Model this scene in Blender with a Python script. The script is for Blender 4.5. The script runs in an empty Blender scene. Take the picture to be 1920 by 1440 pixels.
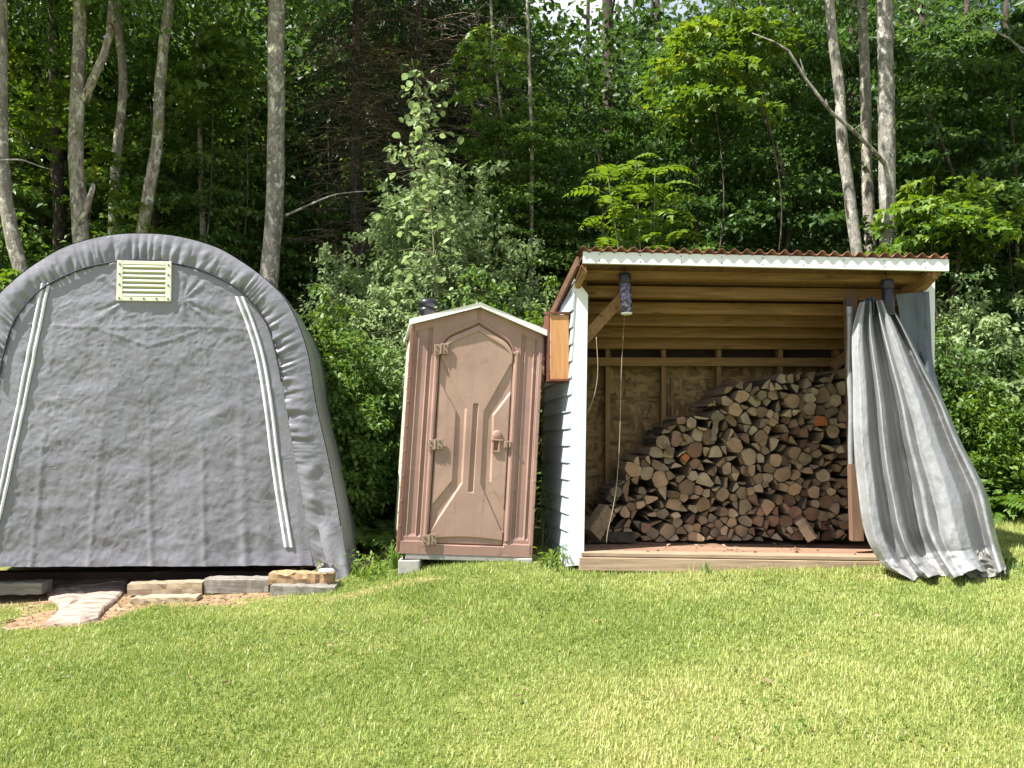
import bpy, math, random
import numpy as np
from mathutils import Vector, Matrix

SC = bpy.context.scene
COL = SC.collection
R = math.radians
random.seed(7)
RNG = np.random.default_rng(7)

# ------------------------------------------------------------------ camera
FPX, PITCH, EYE = 1450.0, math.atan(100.0 / 1450.0), 1.5
cam_d = bpy.data.cameras.new('camera')
cam_d.sensor_width = 36.0
cam_d.lens = FPX / 1920.0 * 36.0
cam_d.clip_start, cam_d.clip_end = 0.05, 600.0
cam = bpy.data.objects.new('camera', cam_d)
COL.objects.link(cam)
cam.location = (0, 0, EYE)
cam.rotation_euler = (math.pi / 2 + PITCH, 0, 0)
SC.camera = cam

# ------------------------------------------------------------------ sky, sun, exposure
SUN_EL, SUN_AZ = R(56), R(62)            # azimuth: to the left of straight behind the camera
to_sun = Vector((-math.sin(SUN_AZ) * math.cos(SUN_EL), -math.cos(SUN_AZ) * math.cos(SUN_EL), math.sin(SUN_EL)))
world = bpy.data.worlds.new('World')
SC.world = world
world.use_nodes = True
wn = world.node_tree
sky = wn.nodes.new('ShaderNodeTexSky')
sky.sky_type = 'NISHITA'
sky.sun_disc = False
sky.sun_elevation = SUN_EL
sky.sun_rotation = math.atan2(to_sun.x, to_sun.y)
bg = wn.nodes['Background']
# fair-weather cloud, the same all round the sky
_tc = wn.nodes.new('ShaderNodeTexCoord')
_cn = wn.nodes.new('ShaderNodeTexNoise')
_cn.inputs['Scale'].default_value = 3.0
_cn.inputs['Detail'].default_value = 7
_cn.inputs['Roughness'].default_value = 0.6
wn.links.new(_tc.outputs['Generated'], _cn.inputs['Vector'])
_cr = wn.nodes.new('ShaderNodeValToRGB')
_cr.color_ramp.elements[0].position = 0.40
_cr.color_ramp.elements[1].position = 0.62
wn.links.new(_cn.outputs['Fac'], _cr.inputs['Fac'])
_cm = wn.nodes.new('ShaderNodeMix'); _cm.data_type = 'RGBA'
wn.links.new(_cr.outputs['Color'], _cm.inputs['Factor'])
wn.links.new(sky.outputs['Color'], _cm.inputs['A'])
_cm.inputs['B'].default_value = (6.6, 6.7, 6.9, 1)
wn.links.new(_cm.outputs['Result'], bg.inputs['Color'])
bg.inputs['Strength'].default_value = 0.075
sun_d = bpy.data.lights.new('sun', 'SUN')
sun_d.energy = 5.0
sun_d.angle = R(0.55)
sun_d.color = (1.0, 0.965, 0.905)
sun = bpy.data.objects.new('sun', sun_d)
COL.objects.link(sun)
sun.location = to_sun * 60
sun.rotation_euler = (-to_sun).to_track_quat('-Z', 'Y').to_euler()
SC.view_settings.view_transform = 'Standard'
SC.view_settings.look = 'None'
SC.view_settings.gamma = 1.0
SC.view_settings.use_curve_mapping = False
SC.view_settings.exposure = 1.4
SC.cycles.use_denoising = True
SC.cycles.max_bounces = 8
SC.cycles.diffuse_bounces = 4
SC.cycles.transmission_bounces = 4
SC.cycles.transparent_max_bounces = 4
SC.cycles.sample_clamp_indirect = 6.0

# ------------------------------------------------------------------ helpers
CP, SP = math.cos(PITCH), math.sin(PITCH)


def ray(px, py):
    a, b = (px - 960.0) / FPX, (720.0 - py) / FPX
    return Vector((a, CP - b * SP, SP + b * CP))


def W(px, py, D):
    d = ray(px, py)
    return Vector((0, 0, EYE)) + d * (D / d.y)


def Wplane(px, py, p0, n):
    d = ray(px, py)
    o = Vector((0, 0, EYE))
    return o + d * ((p0 - o).dot(n) / d.dot(n))


_TAB = np.random.default_rng(99).random((256, 256))


def vnoise(x, y, seed=0):
    x = np.asarray(x, float) + seed * 17.31
    y = np.asarray(y, float) + seed * 5.77
    xi, yi = np.floor(x).astype(int), np.floor(y).astype(int)
    fx, fy = x - xi, y - yi
    fx, fy = fx * fx * (3 - 2 * fx), fy * fy * (3 - 2 * fy)
    a = _TAB[xi & 255, yi & 255]
    b = _TAB[(xi + 1) & 255, yi & 255]
    c = _TAB[xi & 255, (yi + 1) & 255]
    d = _TAB[(xi + 1) & 255, (yi + 1) & 255]
    return (a * (1 - fx) + b * fx) * (1 - fy) + (c * (1 - fx) + d * fx) * fy * 1.0


def fbm(x, y, seed=0, oct=4):
    s, a, t = 0, 1.0, 0
    x, y = np.asarray(x, float), np.asarray(y, float)
    for i in range(oct):
        s = s + a * vnoise(x, y, seed + i * 3)
        t += a
        a *= 0.5
        x, y = 2.03 * (0.79 * x - 0.61 * y), 2.03 * (0.61 * x + 0.79 * y)
    return s / t - 0.5


def ridged(x, y, seed=0, oct=3):
    s, a, t = 0, 1.0, 0
    x, y = np.asarray(x, float), np.asarray(y, float)
    x, y = 0.87 * x + 0.5 * y, -0.5 * x + 0.87 * y
    for i in range(oct):
        n = vnoise(x, y, seed + i * 3)
        s = s + a * (1 - np.abs(2 * n - 1))
        t += a
        a *= 0.5
        x, y = 2.03 * (0.79 * x - 0.61 * y), 2.03 * (0.61 * x + 0.79 * y)
    return s / t


def ground_z(x, y):
    x, y = np.asarray(x, float), np.asarray(y, float)
    z = 0.083 * np.minimum(y, 8.0)
    k = np.clip((y - 1.0) / 4.5, 0, 1)
    z = z + 0.03 * np.clip(x, -6, 6) * k
    q = np.clip((-0.55 - x) / 0.95, 0, 1); w = np.clip((y - 3.4) / 2.0, 0, 1)
    z = z - 0.066 * q * q * (3 - 2 * q) * w * w * (3 - 2 * w) * np.clip(3.2 - y * .3, 0, 1)
    z = z + 0.095 * np.exp(-(((x + .38) / .85) ** 2 + ((y - 6.25) / .85) ** 2))
    b = np.maximum(y - 8.0, 0)
    z = z + 0.17 * b + 0.0012 * b * b
    return z


def gz(x, y):
    return float(ground_z(x, y))


def tag(o, label=None, cat=None, group=None, kind=None):
    if label: o['label'] = label
    if cat: o['category'] = cat
    if group: o['group'] = group
    if kind: o['kind'] = kind
    return o


def empty(name, loc, label, cat, group=None, rot=(0, 0, 0)):
    o = bpy.data.objects.new(name, None)
    o.empty_display_size = 0.2
    COL.objects.link(o)
    o.location = loc
    o.rotation_euler = rot
    return tag(o, label, cat, group)


def add(name, mesh, parent=None, mats=()):
    o = bpy.data.objects.new(name, mesh)
    COL.objects.link(o)
    if parent: o.parent = parent
    for m in mats:
        if m.name not in [s.name for s in mesh.materials if s]:
            mesh.materials.append(m)
    return o


def np_mesh(name, V, F, smooth=False, tint=None):
    """V (n,3), F (m,k) arrays; tint (n,) per vertex value in colour attribute 'tint'"""
    V = np.ascontiguousarray(V, np.float32)
    F = np.ascontiguousarray(F, np.int32)
    me = bpy.data.meshes.new(name)
    k = F.shape[1]
    me.vertices.add(len(V))
    me.vertices.foreach_set('co', V.ravel())
    me.loops.add(F.size)
    me.loops.foreach_set('vertex_index', F.ravel())
    me.polygons.add(len(F))
    me.polygons.foreach_set('loop_start', np.arange(len(F), dtype=np.int32) * k)
    if smooth:
        me.polygons.foreach_set('use_smooth', np.ones(len(F), bool))
    if tint is not None:
        at = me.attributes.new('tint', 'FLOAT_COLOR', 'POINT')
        tint = np.asarray(tint, np.float32)
        if tint.ndim == 1:
            c = np.stack([tint, RNG.random(len(tint)).astype(np.float32), tint, np.ones_like(tint)], 1)
        else:
            c = np.concatenate([tint, np.ones((len(tint), 4 - tint.shape[1]), np.float32)], 1)
        at.data.foreach_set('color', np.ascontiguousarray(c, np.float32).ravel())
    me.update(calc_edges=True)
    return me


def grid_faces(nr, nc, flip=False):
    i = np.arange(nr - 1)[:, None] * nc + np.arange(nc - 1)[None, :]
    i = i.ravel()
    f = np.stack([i, i + 1, i + nc + 1, i + nc], 1)
    return f[:, ::-1] if flip else f


class MB:
    def __init__(s):
        s.v, s.f, s.m = [], [], []

    def add(s, vs, fs, m=0):
        o = len(s.v)
        s.v += [tuple(v) for v in vs]
        for f in fs:
            s.f.append([o + i for i in f])
            s.m.append(m)
        return s

    def box(s, c, size, rot=None, m=0):
        hx, hy, hz = size[0] / 2, size[1] / 2, size[2] / 2
        M = rot if rot is not None else Matrix.Identity(3)
        c = Vector(c)
        vs = [c + M @ Vector((x, y, z)) for z in (-hz, hz) for x, y in ((-hx, -hy), (hx, -hy), (hx, hy), (-hx, hy))]
        return s.add(vs, [(3, 2, 1, 0), (4, 5, 6, 7), (0, 1, 5, 4), (1, 2, 6, 5), (2, 3, 7, 6), (3, 0, 4, 7)], m)

    def hexa(s, p, m=0):
        """8 corners: bottom 4 ccw then top 4"""
        return s.add(p, [(3, 2, 1, 0), (4, 5, 6, 7), (0, 1, 5, 4), (1, 2, 6, 5), (2, 3, 7, 6), (3, 0, 4, 7)], m)

    def beam(s, p0, p1, w, h, up=(0, 0, 1), m=0):
        p0, p1 = Vector(p0), Vector(p1)
        x = (p1 - p0).normalized()
        u = Vector(up)
        y = u.cross(x).normalized()
        z = x.cross(y)
        M = Matrix((x, y, z)).transposed()
        return s.box((p0 + p1) / 2, ((p1 - p0).length, w, h), M, m)

    def tube(s, pts, radii, n=8, m=0, cap=True, jitter=0.0, rnd=None):
        pts = [Vector(p) for p in pts]
        o = len(s.v)
        prev = None
        for i, p in enumerate(pts):
            t = (pts[min(i + 1, len(pts) - 1)] - pts[max(i - 1, 0)]).normalized()
            if prev is None:
                a = t.orthogonal().normalized()
            else:
                a = (prev - t * prev.dot(t)).normalized()
            prev = a
            b = t.cross(a)
            r = radii[i] if hasattr(radii, '__len__') else radii
            for k in range(n):
                q = 2 * math.pi * k / n
                rr = r * (1 + (jitter * (rnd.random() - .5) if rnd else 0))
                s.v.append(tuple(p + (a * math.cos(q) + b * math.sin(q)) * rr))
        for i in range(len(pts) - 1):
            for k in range(n):
                k2 = (k + 1) % n
                s.f.append([o + i * n + k, o + i * n + k2, o + (i + 1) * n + k2, o + (i + 1) * n + k])
                s.m.append(m)
        if cap:
            s.f.append([o + k for k in range(n)][::-1]); s.m.append(m)
            e = o + (len(pts) - 1) * n
            s.f.append([e + k for k in range(n)]); s.m.append(m)
        return s

    def lathe(s, c, prof, n=16, m=0):
        c = Vector(c)
        o = len(s.v)
        for r, z in prof:
            for k in range(n):
                q = 2 * math.pi * k / n
                s.v.append((c.x + r * math.cos(q), c.y + r * math.sin(q), c.z + z))
        for i in range(len(prof) - 1):
            for k in range(n):
                k2 = (k + 1) % n
                s.f.append([o + i * n + k, o + i * n + k2, o + (i + 1) * n + k2, o + (i + 1) * n + k]); s.m.append(m)
        s.f.append([o + k for k in range(n)][::-1]); s.m.append(m)
        e = o + (len(prof) - 1) * n
        s.f.append([e + k for k in range(n)]); s.m.append(m)
        return s

    def mesh(s, name, origin=(0, 0, 0), smooth=False):
        me = bpy.data.meshes.new(name)
        ox, oy, oz = origin
        me.from_pydata([(x - ox, y - oy, z - oz) for x, y, z in s.v], [], s.f)
        me.polygons.foreach_set('material_index', s.m)
        if smooth:
            me.polygons.foreach_set('use_smooth', [True] * len(me.polygons))
        me.update()
        return me

    def build(s, name, mats, parent=None, smooth=False, bevel=0.0, origin=None):
        """verts are in world space when the parent is an unrotated Empty"""
        if origin is None:
            origin = parent.location if parent is not None else (0, 0, 0)
        if not isinstance(mats, (list, tuple)): mats = [mats]
        me = s.mesh(name, origin, smooth)
        for m in mats: me.materials.append(m)
        o = bpy.data.objects.new(name, me)
        COL.objects.link(o)
        if parent is not None:
            o.parent = parent
        else:
            o.location = origin
        if bevel:
            b = o.modifiers.new('bevel', 'BEVEL')
            b.width = bevel
            b.segments = 2
            b.limit_method = 'ANGLE'
        return o


# ------------------------------------------------------------------ materials
def nmat(name):
    m = bpy.data.materials.new(name)
    m.use_nodes = True
    nt = m.node_tree
    return m, nt, nt.nodes['Principled BSDF']


def ramp(nt, fac, stops):
    r = nt.nodes.new('ShaderNodeValToRGB')
    e = r.color_ramp.elements
    while len(e) < len(stops): e.new(0.5)
    for i, (p, c) in enumerate(stops):
        e[i].position = p
        e[i].color = (c[0], c[1], c[2], 1)
    nt.links.new(fac, r.inputs['Fac'])
    return r.outputs['Color']


def tex_noise(nt, vec, scale, detail=5, rough=0.6, dist=0.0):
    n = nt.nodes.new('ShaderNodeTexNoise')
    n.inputs['Scale'].default_value = scale
    n.inputs['Detail'].default_value = detail
    n.inputs['Roughness'].default_value = rough
    n.inputs['Distortion'].default_value = dist
    if vec is not None: nt.links.new(vec, n.inputs['Vector'])
    return n


def coords(nt, stretch=(1, 1, 1), kind='Object', rnd=True):
    tc = nt.nodes.new('ShaderNodeTexCoord')
    mp = nt.nodes.new('ShaderNodeMapping')
    mp.inputs['Scale'].default_value = stretch
    nt.links.new(tc.outputs[kind], mp.inputs['Vector'])
    if rnd:
        oi = nt.nodes.new('ShaderNodeObjectInfo')
        mul = nt.nodes.new('ShaderNodeMath'); mul.operation = 'MULTIPLY'; mul.inputs[1].default_value = 37.0
        nt.links.new(oi.outputs['Random'], mul.inputs[0])
        nt.links.new(mul.outputs[0], mp.inputs['Location'])
    return mp.outputs['Vector']


def hsv_random(nt, col, amount=0.25, sat=0.0):
    oi = nt.nodes.new('ShaderNodeObjectInfo')
    mr = nt.nodes.new('ShaderNodeMapRange')
    mr.inputs['To Min'].default_value = 1 - amount
    mr.inputs['To Max'].default_value = 1 + amount
    nt.links.new(oi.outputs['Random'], mr.inputs['Value'])
    h = nt.nodes.new('ShaderNodeHueSaturation')
    nt.links.new(col, h.inputs['Color'])
    nt.links.new(mr.outputs[0], h.inputs['Value'])
    return h.outputs['Color']


def bump(nt, bsdf, height, strength=0.3, dist=0.01, prev=None):
    b = nt.nodes.new('ShaderNodeBump')
    b.inputs['Strength'].default_value = strength
    b.inputs['Distance'].default_value = dist
    nt.links.new(height, b.inputs['Height'])
    if prev is not None: nt.links.new(prev, b.inputs['Normal'])
    nt.links.new(b.outputs['Normal'], bsdf.inputs['Normal'])
    return b.outputs['Normal']


def simple(name, stops, scale=6, stretch=(1, 1, 1), rough=0.7, bstr=0.25, bscale=None, bdist=0.004, rnd=0.0, spec=0.4, metal=0.0,
           detail=6, dist=0.0, kind='Object'):
    m, nt, b = nmat(name)
    v = coords(nt, stretch, kind)
    n = tex_noise(nt, v, scale, detail, 0.62, dist)
    c = ramp(nt, n.outputs['Fac'], stops)
    if rnd: c = hsv_random(nt, c, rnd)
    nt.links.new(c, b.inputs['Base Color'])
    b.inputs['Roughness'].default_value = rough
    b.inputs['Specular IOR Level'].default_value = spec
    b.inputs['Metallic'].default_value = metal
    if bstr:
        n2 = tex_noise(nt, v, bscale or scale * 3, 6, 0.65)
        bump(nt, b, n2.outputs['Fac'], bstr, bdist)
    return m


def wood(name, dark, light, axis='x', rough=0.75, rnd=0.15, knots=True, scale=1.0):
    """grain runs along the given axis"""
    st = {'x': (1.2, 16, 16), 'y': (16, 1.2, 16), 'z': (16, 16, 1.2)}[axis]
    st = tuple(s * scale for s in st)
    m, nt, b = nmat(name)
    v = coords(nt, st)
    n = tex_noise(nt, v, 2.2, 7, 0.65, 0.6)
    c = ramp(nt, n.outputs['Fac'], [(0.3, dark), (0.5, [(a + q) / 2 for a, q in zip(dark, light)]), (0.72, light)])
    if knots:
        k = tuple(s * 0.28 for s in st)
        v2 = coords(nt, {'x': (2.6, 9, 9), 'y': (9, 2.6, 9), 'z': (9, 9, 2.6)}[axis])
        vo = nt.nodes.new('ShaderNodeTexVoronoi')
        vo.inputs['Scale'].default_value = 1.0
        nt.links.new(v2, vo.inputs['Vector'])
        kf = ramp(nt, vo.outputs['Distance'], [(0.05, (1, 1, 1)), (0.16, (0, 0, 0))])
        mx = nt.nodes.new('ShaderNodeMix'); mx.data_type = 'RGBA'
        sc = nt.nodes.new('ShaderNodeMath'); sc.operation = 'MULTIPLY'; sc.inputs[1].default_value = 0.75
        nt.links.new(kf, sc.inputs[0])
        nt.links.new(sc.outputs[0], mx.inputs['Factor'])
        nt.links.new(c, mx.inputs['A'])
        mx.inputs['B'].default_value = (dark[0] * .35, dark[1] * .3, dark[2] * .28, 1)
        c = mx.outputs['Result']
    if rnd: c = hsv_random(nt, c, rnd)
    nt.links.new(c, b.inputs['Base Color'])
    b.inputs['Roughness'].default_value = rough
    b.inputs['Specular IOR Level'].default_value = 0.3
    bump(nt, b, n.outputs['Fac'], 0.35, 0.004)
    return m


def leafmat(name, c_dark, c_light, trans=0.35, alt=None):
    """leaf colour from its own tint; back light comes through"""
    m = bpy.data.materials.new(name)
    m.use_nodes = True
    nt = m.node_tree
    for n in list(nt.nodes): nt.nodes.remove(n)
    out = nt.nodes.new('ShaderNodeOutputMaterial')
    at = nt.nodes.new('ShaderNodeAttribute'); at.attribute_name = 'tint'
    sep = nt.nodes.new('ShaderNodeSeparateColor')
    nt.links.new(at.outputs['Color'], sep.inputs['Color'])
    st = [(0.0, c_dark), (0.75, c_light)]
    st.append((1.0, alt or [min(1, c * 1.25) for c in c_light]))
    c = ramp(nt, sep.outputs['Red'], st)
    c = hsv_random(nt, c, 0.15)
    d = nt.nodes.new('ShaderNodeBsdfPrincipled')
    d.inputs['Roughness'].default_value = 0.45
    d.inputs['Specular IOR Level'].default_value = 0.35
    nt.links.new(c, d.inputs['Base Color'])
    t = nt.nodes.new('ShaderNodeBsdfTranslucent')
    hs = nt.nodes.new('ShaderNodeHueSaturation')
    hs.inputs['Saturation'].default_value = 1.15
    hs.inputs['Value'].default_value = 1.3
    hs.inputs['Hue'].default_value = 0.485
    nt.links.new(c, hs.inputs['Color'])
    nt.links.new(hs.outputs['Color'], t.inputs['Color'])
    mx = nt.nodes.new('ShaderNodeMixShader')
    mx.inputs['Fac'].default_value = trans
    nt.links.new(d.outputs[0], mx.inputs[1])
    nt.links.new(t.outputs[0], mx.inputs[2])
    nt.links.new(mx.outputs[0], out.inputs['Surface'])
    return m


def barkmat(name, dark, light, moss=None, scale=1.0, patches=None, lichen=None):
    m, nt, b = nmat(name)
    v = coords(nt, (7 * scale, 7 * scale, 2.6 * scale))
    n = tex_noise(nt, v, 3.0, 8, 0.72, 0.5)
    c = ramp(nt, n.outputs['Fac'], [(0.36, dark), (0.5, [(a + q) / 2 for a, q in zip(dark, light)]), (0.62, light)])

    def over(c, sc, st, lo, hi, colour, amt=1.0):
        q = tex_noise(nt, coords(nt, st), sc, 6, 0.68, 0.4)
        f = ramp(nt, q.outputs['Fac'], [(lo, (0, 0, 0)), (hi, (amt, amt, amt))])
        mx = nt.nodes.new('ShaderNodeMix'); mx.data_type = 'RGBA'
        nt.links.new(f, mx.inputs['Factor']); nt.links.new(c, mx.inputs['A'])
        mx.inputs['B'].default_value = (*colour, 1)
        return mx.outputs['Result']
    c = over(c, 1.0, (8, 8, 3.4), 0.51, 0.57, [x * .36 for x in light], .9)
    c = over(c, 1.0, (2.5, 2.5, 1.0), 0.53, 0.60, [x * .5 for x in light], .6)      # dark blotches
    c = over(c, 1.0, (4, 4, 17), 0.60, 0.66, [x * .30 for x in light], .7)        # cross bands
    c = over(c, 1.0, (12, 12, 8), 0.55, 0.60, lichen or [min(.6, x * 1.5) for x in light], .8)   # lichen
    if patches: c = over(c, 1.5, (3.2, 3.2, 1.6), 0.58, 0.64, patches)
    if moss: c = over(c, 1.2, (2.4, 2.4, 1.1), 0.50, 0.60, moss, .85)
    nt.links.new(c, b.inputs['Base Color'])
    b.inputs['Roughness'].default_value = 0.9
    b.inputs['Specular IOR Level'].default_value = 0.2
    bump(nt, b, n.outputs['Fac'], 0.9, 0.025)
    return m


M = {}
M['white'] = simple('white_paint', [(0.3, (0.70, 0.71, 0.72)), (0.7, (0.80, 0.81, 0.82))], 3, rough=0.5, bstr=0.08)
M['siding'] = simple('pale_siding', [(0.3, (0.35, 0.40, 0.45)), (0.7, (0.43, 0.48, 0.53))], 4, (6, 1, 6), rough=0.45, bstr=0.1)
M['pine_x'] = wood('pine_board', (0.13, 0.065, 0.022), (0.30, 0.17, 0.068), 'x')
M['pine_z'] = wood('pine_stud', (0.15, 0.08, 0.03), (0.27, 0.165, 0.075), 'z')
M['pine_y'] = wood('pine_rafter', (0.17, 0.09, 0.036), (0.32, 0.19, 0.085), 'y')
M['rail'] = wood('pine_rail', (0.16, 0.09, 0.028), (0.28, 0.17, 0.065), 'x')
M['floor'] = wood('floor_board', (0.17, 0.10, 0.064), (0.31, 0.195, 0.128), 'x', knots=False)
M['weathered'] = wood('weathered_beam', (0.20, 0.14, 0.09), (0.42, 0.31, 0.21), 'x', knots=False)
M['redpost'] = wood('reddish_post', (0.115, 0.066, 0.042), (0.20, 0.122, 0.08), 'z', knots=False)
M['orangewood'] = wood('orange_wood', (0.34, 0.15, 0.05), (0.50, 0.27, 0.115), 'z', rough=0.5, knots=False, rnd=0.02)
M['darkred'] = simple('dark_red_wood', [(0.3, (0.07, 0.02, 0.012)), (0.7, (0.14, 0.04, 0.02))], 8, rough=0.6)
M['rake'] = wood('brown_rake_board', (0.07, 0.035, 0.02), (0.17, 0.09, 0.05), 'y', knots=False)
M['black'] = simple('black_plastic', [(0.3, (0.012, 0.012, 0.016)), (0.7, (0.03, 0.03, 0.04))], 8, rough=0.4, bstr=0.05)
M['roofsheet'] = simple('red_brown_roofing', [(0.3, (0.09, 0.035, 0.022)), (0.55, (0.20, 0.085, 0.05)), (0.75, (0.30, 0.16, 0.09))], 5, rough=0.8, bstr=0.4)
M['cord'] = simple('pale_cord', [(0.3, (0.22, 0.17, 0.11)), (0.7, (0.34, 0.28, 0.2))], 20, rough=0.9, bstr=0)
M['darkvoid'] = simple('dark_board_gap_shade', [(0.3, (0.03, 0.018, 0.02)), (0.7, (0.06, 0.035, 0.03))], 8, rough=0.9)
M['tent'] = None
M['ventplastic'] = simple('cream_vent_plastic', [(0.3, (0.66, 0.66, 0.50)), (0.7, (0.74, 0.74, 0.58))], 6, rough=0.45, bstr=0)
M['screw'] = simple('dark_screw', [(0.3, (0.04, 0.04, 0.03)), (0.7, (0.08, 0.08, 0.06))], 6, rough=0.5, bstr=0)
M['ziptape'] = simple('white_zipper_tape', [(0.3, (0.62, 0.61, 0.64)), (0.7, (0.75, 0.74, 0.77))], 9, rough=0.6, bstr=0.1)
M['seam'] = simple('dark_seam', [(0.3, (0.02, 0.02, 0.03)), (0.7, (0.05, 0.05, 0.07))], 9, rough=0.8, bstr=0)


def tent_mat(name, a, c, rough=0.33, metal=0.0, crease=0.38):
    m, nt, b = nmat(name)
    v = coords(nt, (1, 1, 1), rnd=False)
    n = tex_noise(nt, v, 1.1, 6, 0.6, 0.4)
    n0 = tex_noise(nt, coords(nt, (1, 1, .35), rnd=False), 9, 6, 0.7, 0.6)
    c1 = ramp(nt, n.outputs['Fac'], [(0.3, a), (0.68, c)])
    mx = nt.nodes.new('ShaderNodeMix'); mx.data_type = 'RGBA'; mx.blend_type = 'MULTIPLY'
    mx.inputs['Factor'].default_value = 0.45
    nt.links.new(c1, mx.inputs['A'])
    nt.links.new(ramp(nt, n0.outputs['Fac'], [(0.35, (0.80, 0.79, 0.76)), (0.6, (1, 1, 1))]), mx.inputs['B'])
    nt.links.new(mx.outputs['Result'], b.inputs['Base Color'])
    b.inputs['Roughness'].default_value = rough
    b.inputs['Metallic'].default_value = metal
    b.inputs['Specular IOR Level'].default_value = 0.55
    # sharp little creases
    p = None
    for sc, st, ds in ((8.0, crease, 0.010), (22.0, crease, 0.006)):
        r = nt.nodes.new('ShaderNodeTexNoise')
        r.noise_type = 'RIDGED_MULTIFRACTAL'
        r.inputs['Scale'].default_value = sc
        r.inputs['Detail'].default_value = 3.0
        r.inputs['Roughness'].default_value = 0.5
        r.inputs['Distortion'].default_value = 0.8
        nt.links.new(v, r.inputs['Vector'])
        p = bump(nt, b, r.outputs['Fac'], st, ds, p)
    return m


M['tent'] = tent_mat('grey_tent_fabric', (0.168, 0.166, 0.192), (0.242, 0.238, 0.270))
M['tarp'] = tent_mat('silver_tarp', (0.24, 0.242, 0.25), (0.35, 0.35, 0.355), rough=0.27, metal=0.12, crease=0.3)
M['tarpunder'] = tent_mat('tarp_underside', (0.115, 0.105, 0.09), (0.21, 0.205, 0.19), rough=0.45, crease=0.4)
M['tarpshade'] = tent_mat('tarp_painted_shade', (0.065, 0.080, 0.10), (0.10, 0.12, 0.14), rough=0.5)  # the silver tarp again, with the eave's shade put into its colour


def toilet_mat(name, a, c, stain=True):
    m, nt, b = nmat(name)
    v = coords(nt, (1, 1, 1), rnd=False)
    n = tex_noise(nt, v, 1.7, 4, 0.55)
    col = ramp(nt, n.outputs['Fac'], [(0.32, a), (0.66, c)])
    if stain:
        n2 = tex_noise(nt, v, 5.5, 6, 0.65, 0.5)
        f = ramp(nt, n2.outputs['Fac'], [(0.6, (0, 0, 0)), (0.78, (0.5, 0.5, 0.5))])
        mx = nt.nodes.new('ShaderNodeMix'); mx.data_type = 'RGBA'
        nt.links.new(f, mx.inputs['Factor']); nt.links.new(col, mx.inputs['A'])
        mx.inputs['B'].default_value = (0.13, 0.07, 0.06, 1)
        col = mx.outputs['Result']
        # rain streaks and pale scuffs
        for sc, st, lo, hi, amt, cc in ((1.0, (26, 26, 1.3), .55, .75, .5, (0.17, 0.10, 0.08)), (1.0, (5, 5, 14), .62, .70, .45, (0.46, 0.34, 0.27)), (1.0, (2.2, 2.2, 2.2), .55, .72, .4, (0.15, 0.09, 0.085))):
            q = tex_noise(nt, coords(nt, st, rnd=False), sc, 6, 0.7, 0.4)
            f = ramp(nt, q.outputs['Fac'], [(lo, (0, 0, 0)), (hi, (amt, amt, amt))])
            mx = nt.nodes.new('ShaderNodeMix'); mx.data_type = 'RGBA'
            nt.links.new(f, mx.inputs['Factor']); nt.links.new(col, mx.inputs['A'])
            mx.inputs['B'].default_value = (*cc, 1)
            col = mx.outputs['Result']
    nt.links.new(col, b.inputs['Base Color'])
    b.inputs['Roughness'].default_value = 0.5
    n3 = tex_noise(nt, v, 90, 4, 0.6)
    bump(nt, b, n3.outputs['Fac'], 0.12, 0.002)
    return m


M['toilet'] = toilet_mat('brown_plastic', (0.275, 0.160, 0.126), (0.365, 0.220, 0.178))
M['door'] = toilet_mat('faded_brown_plastic', (0.295, 0.175, 0.138), (0.415, 0.278, 0.215))
M['toiletdark'] = toilet_mat('dark_brown_trim', (0.16, 0.07, 0.05), (0.22, 0.10, 0.07), False)
M['creamside'] = toilet_mat('cream_side_plastic', (0.46, 0.48, 0.35), (0.60, 0.61, 0.46), False)
M['creamroof'] = toilet_mat('white_roof_plastic', (0.70, 0.69, 0.64), (0.80, 0.79, 0.75), False)
M['tanmetal'] = toilet_mat('tan_hinge', (0.25, 0.165, 0.12), (0.33, 0.225, 0.16), False)
M['concrete'] = simple('grey_block', [(0.3, (0.24, 0.23, 0.21)), (0.7, (0.38, 0.37, 0.34))], 12, rough=0.9)


def osb_mat():
    m, nt, b = nmat('strand_board')
    v = coords(nt, (1, 1, 1), rnd=False)
    cols = []
    last = None
    for i, (sx, sz, s) in enumerate(((1.0, 3.2, 12), (3.0, 1.0, 13))):
        vv = coords(nt, (sx, 1, sz), rnd=False)
        d = tex_noise(nt, vv, 6, 2, 0.5)
        vo = nt.nodes.new('ShaderNodeTexVoronoi')
        vo.inputs['Scale'].default_value = s
        mxv = nt.nodes.new('ShaderNodeMix'); mxv.data_type = 'RGBA'; mxv.inputs['Factor'].default_value = 0.06
        nt.links.new(vv, mxv.inputs['A']); nt.links.new(d.outputs['Color'], mxv.inputs['B'])
        nt.links.new(mxv.outputs['Result'], vo.inputs['Vector'])
        sep = nt.nodes.new('ShaderNodeSeparateColor')
        nt.links.new(vo.outputs['Color'], sep.inputs['Color'])
        cols.append((ramp(nt, sep.outputs['Red'], [(0.0, (0.095, 0.055, 0.019)), (0.5, (0.175, 0.108, 0.04)), (1.0, (0.30, 0.195, 0.085))]), sep))
    mx = nt.nodes.new('ShaderNodeMix'); mx.data_type = 'RGBA'
    n = tex_noise(nt, v, 9, 3, 0.6)
    nt.links.new(ramp(nt, n.outputs['Fac'], [(0.47, (0, 0, 0)), (0.53, (1, 1, 1))]), mx.inputs['Factor'])
    nt.links.new(cols[0][0], mx.inputs['A']); nt.links.new(cols[1][0], mx.inputs['B'])
    nt.links.new(mx.outputs['Result'], b.inputs['Base Color'])
    b.inputs['Roughness'].default_value = 0.8
    bump(nt, b, cols[0][1].outputs['Red'], 0.3, 0.004)
    return m


M['osb'] = osb_mat()


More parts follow.
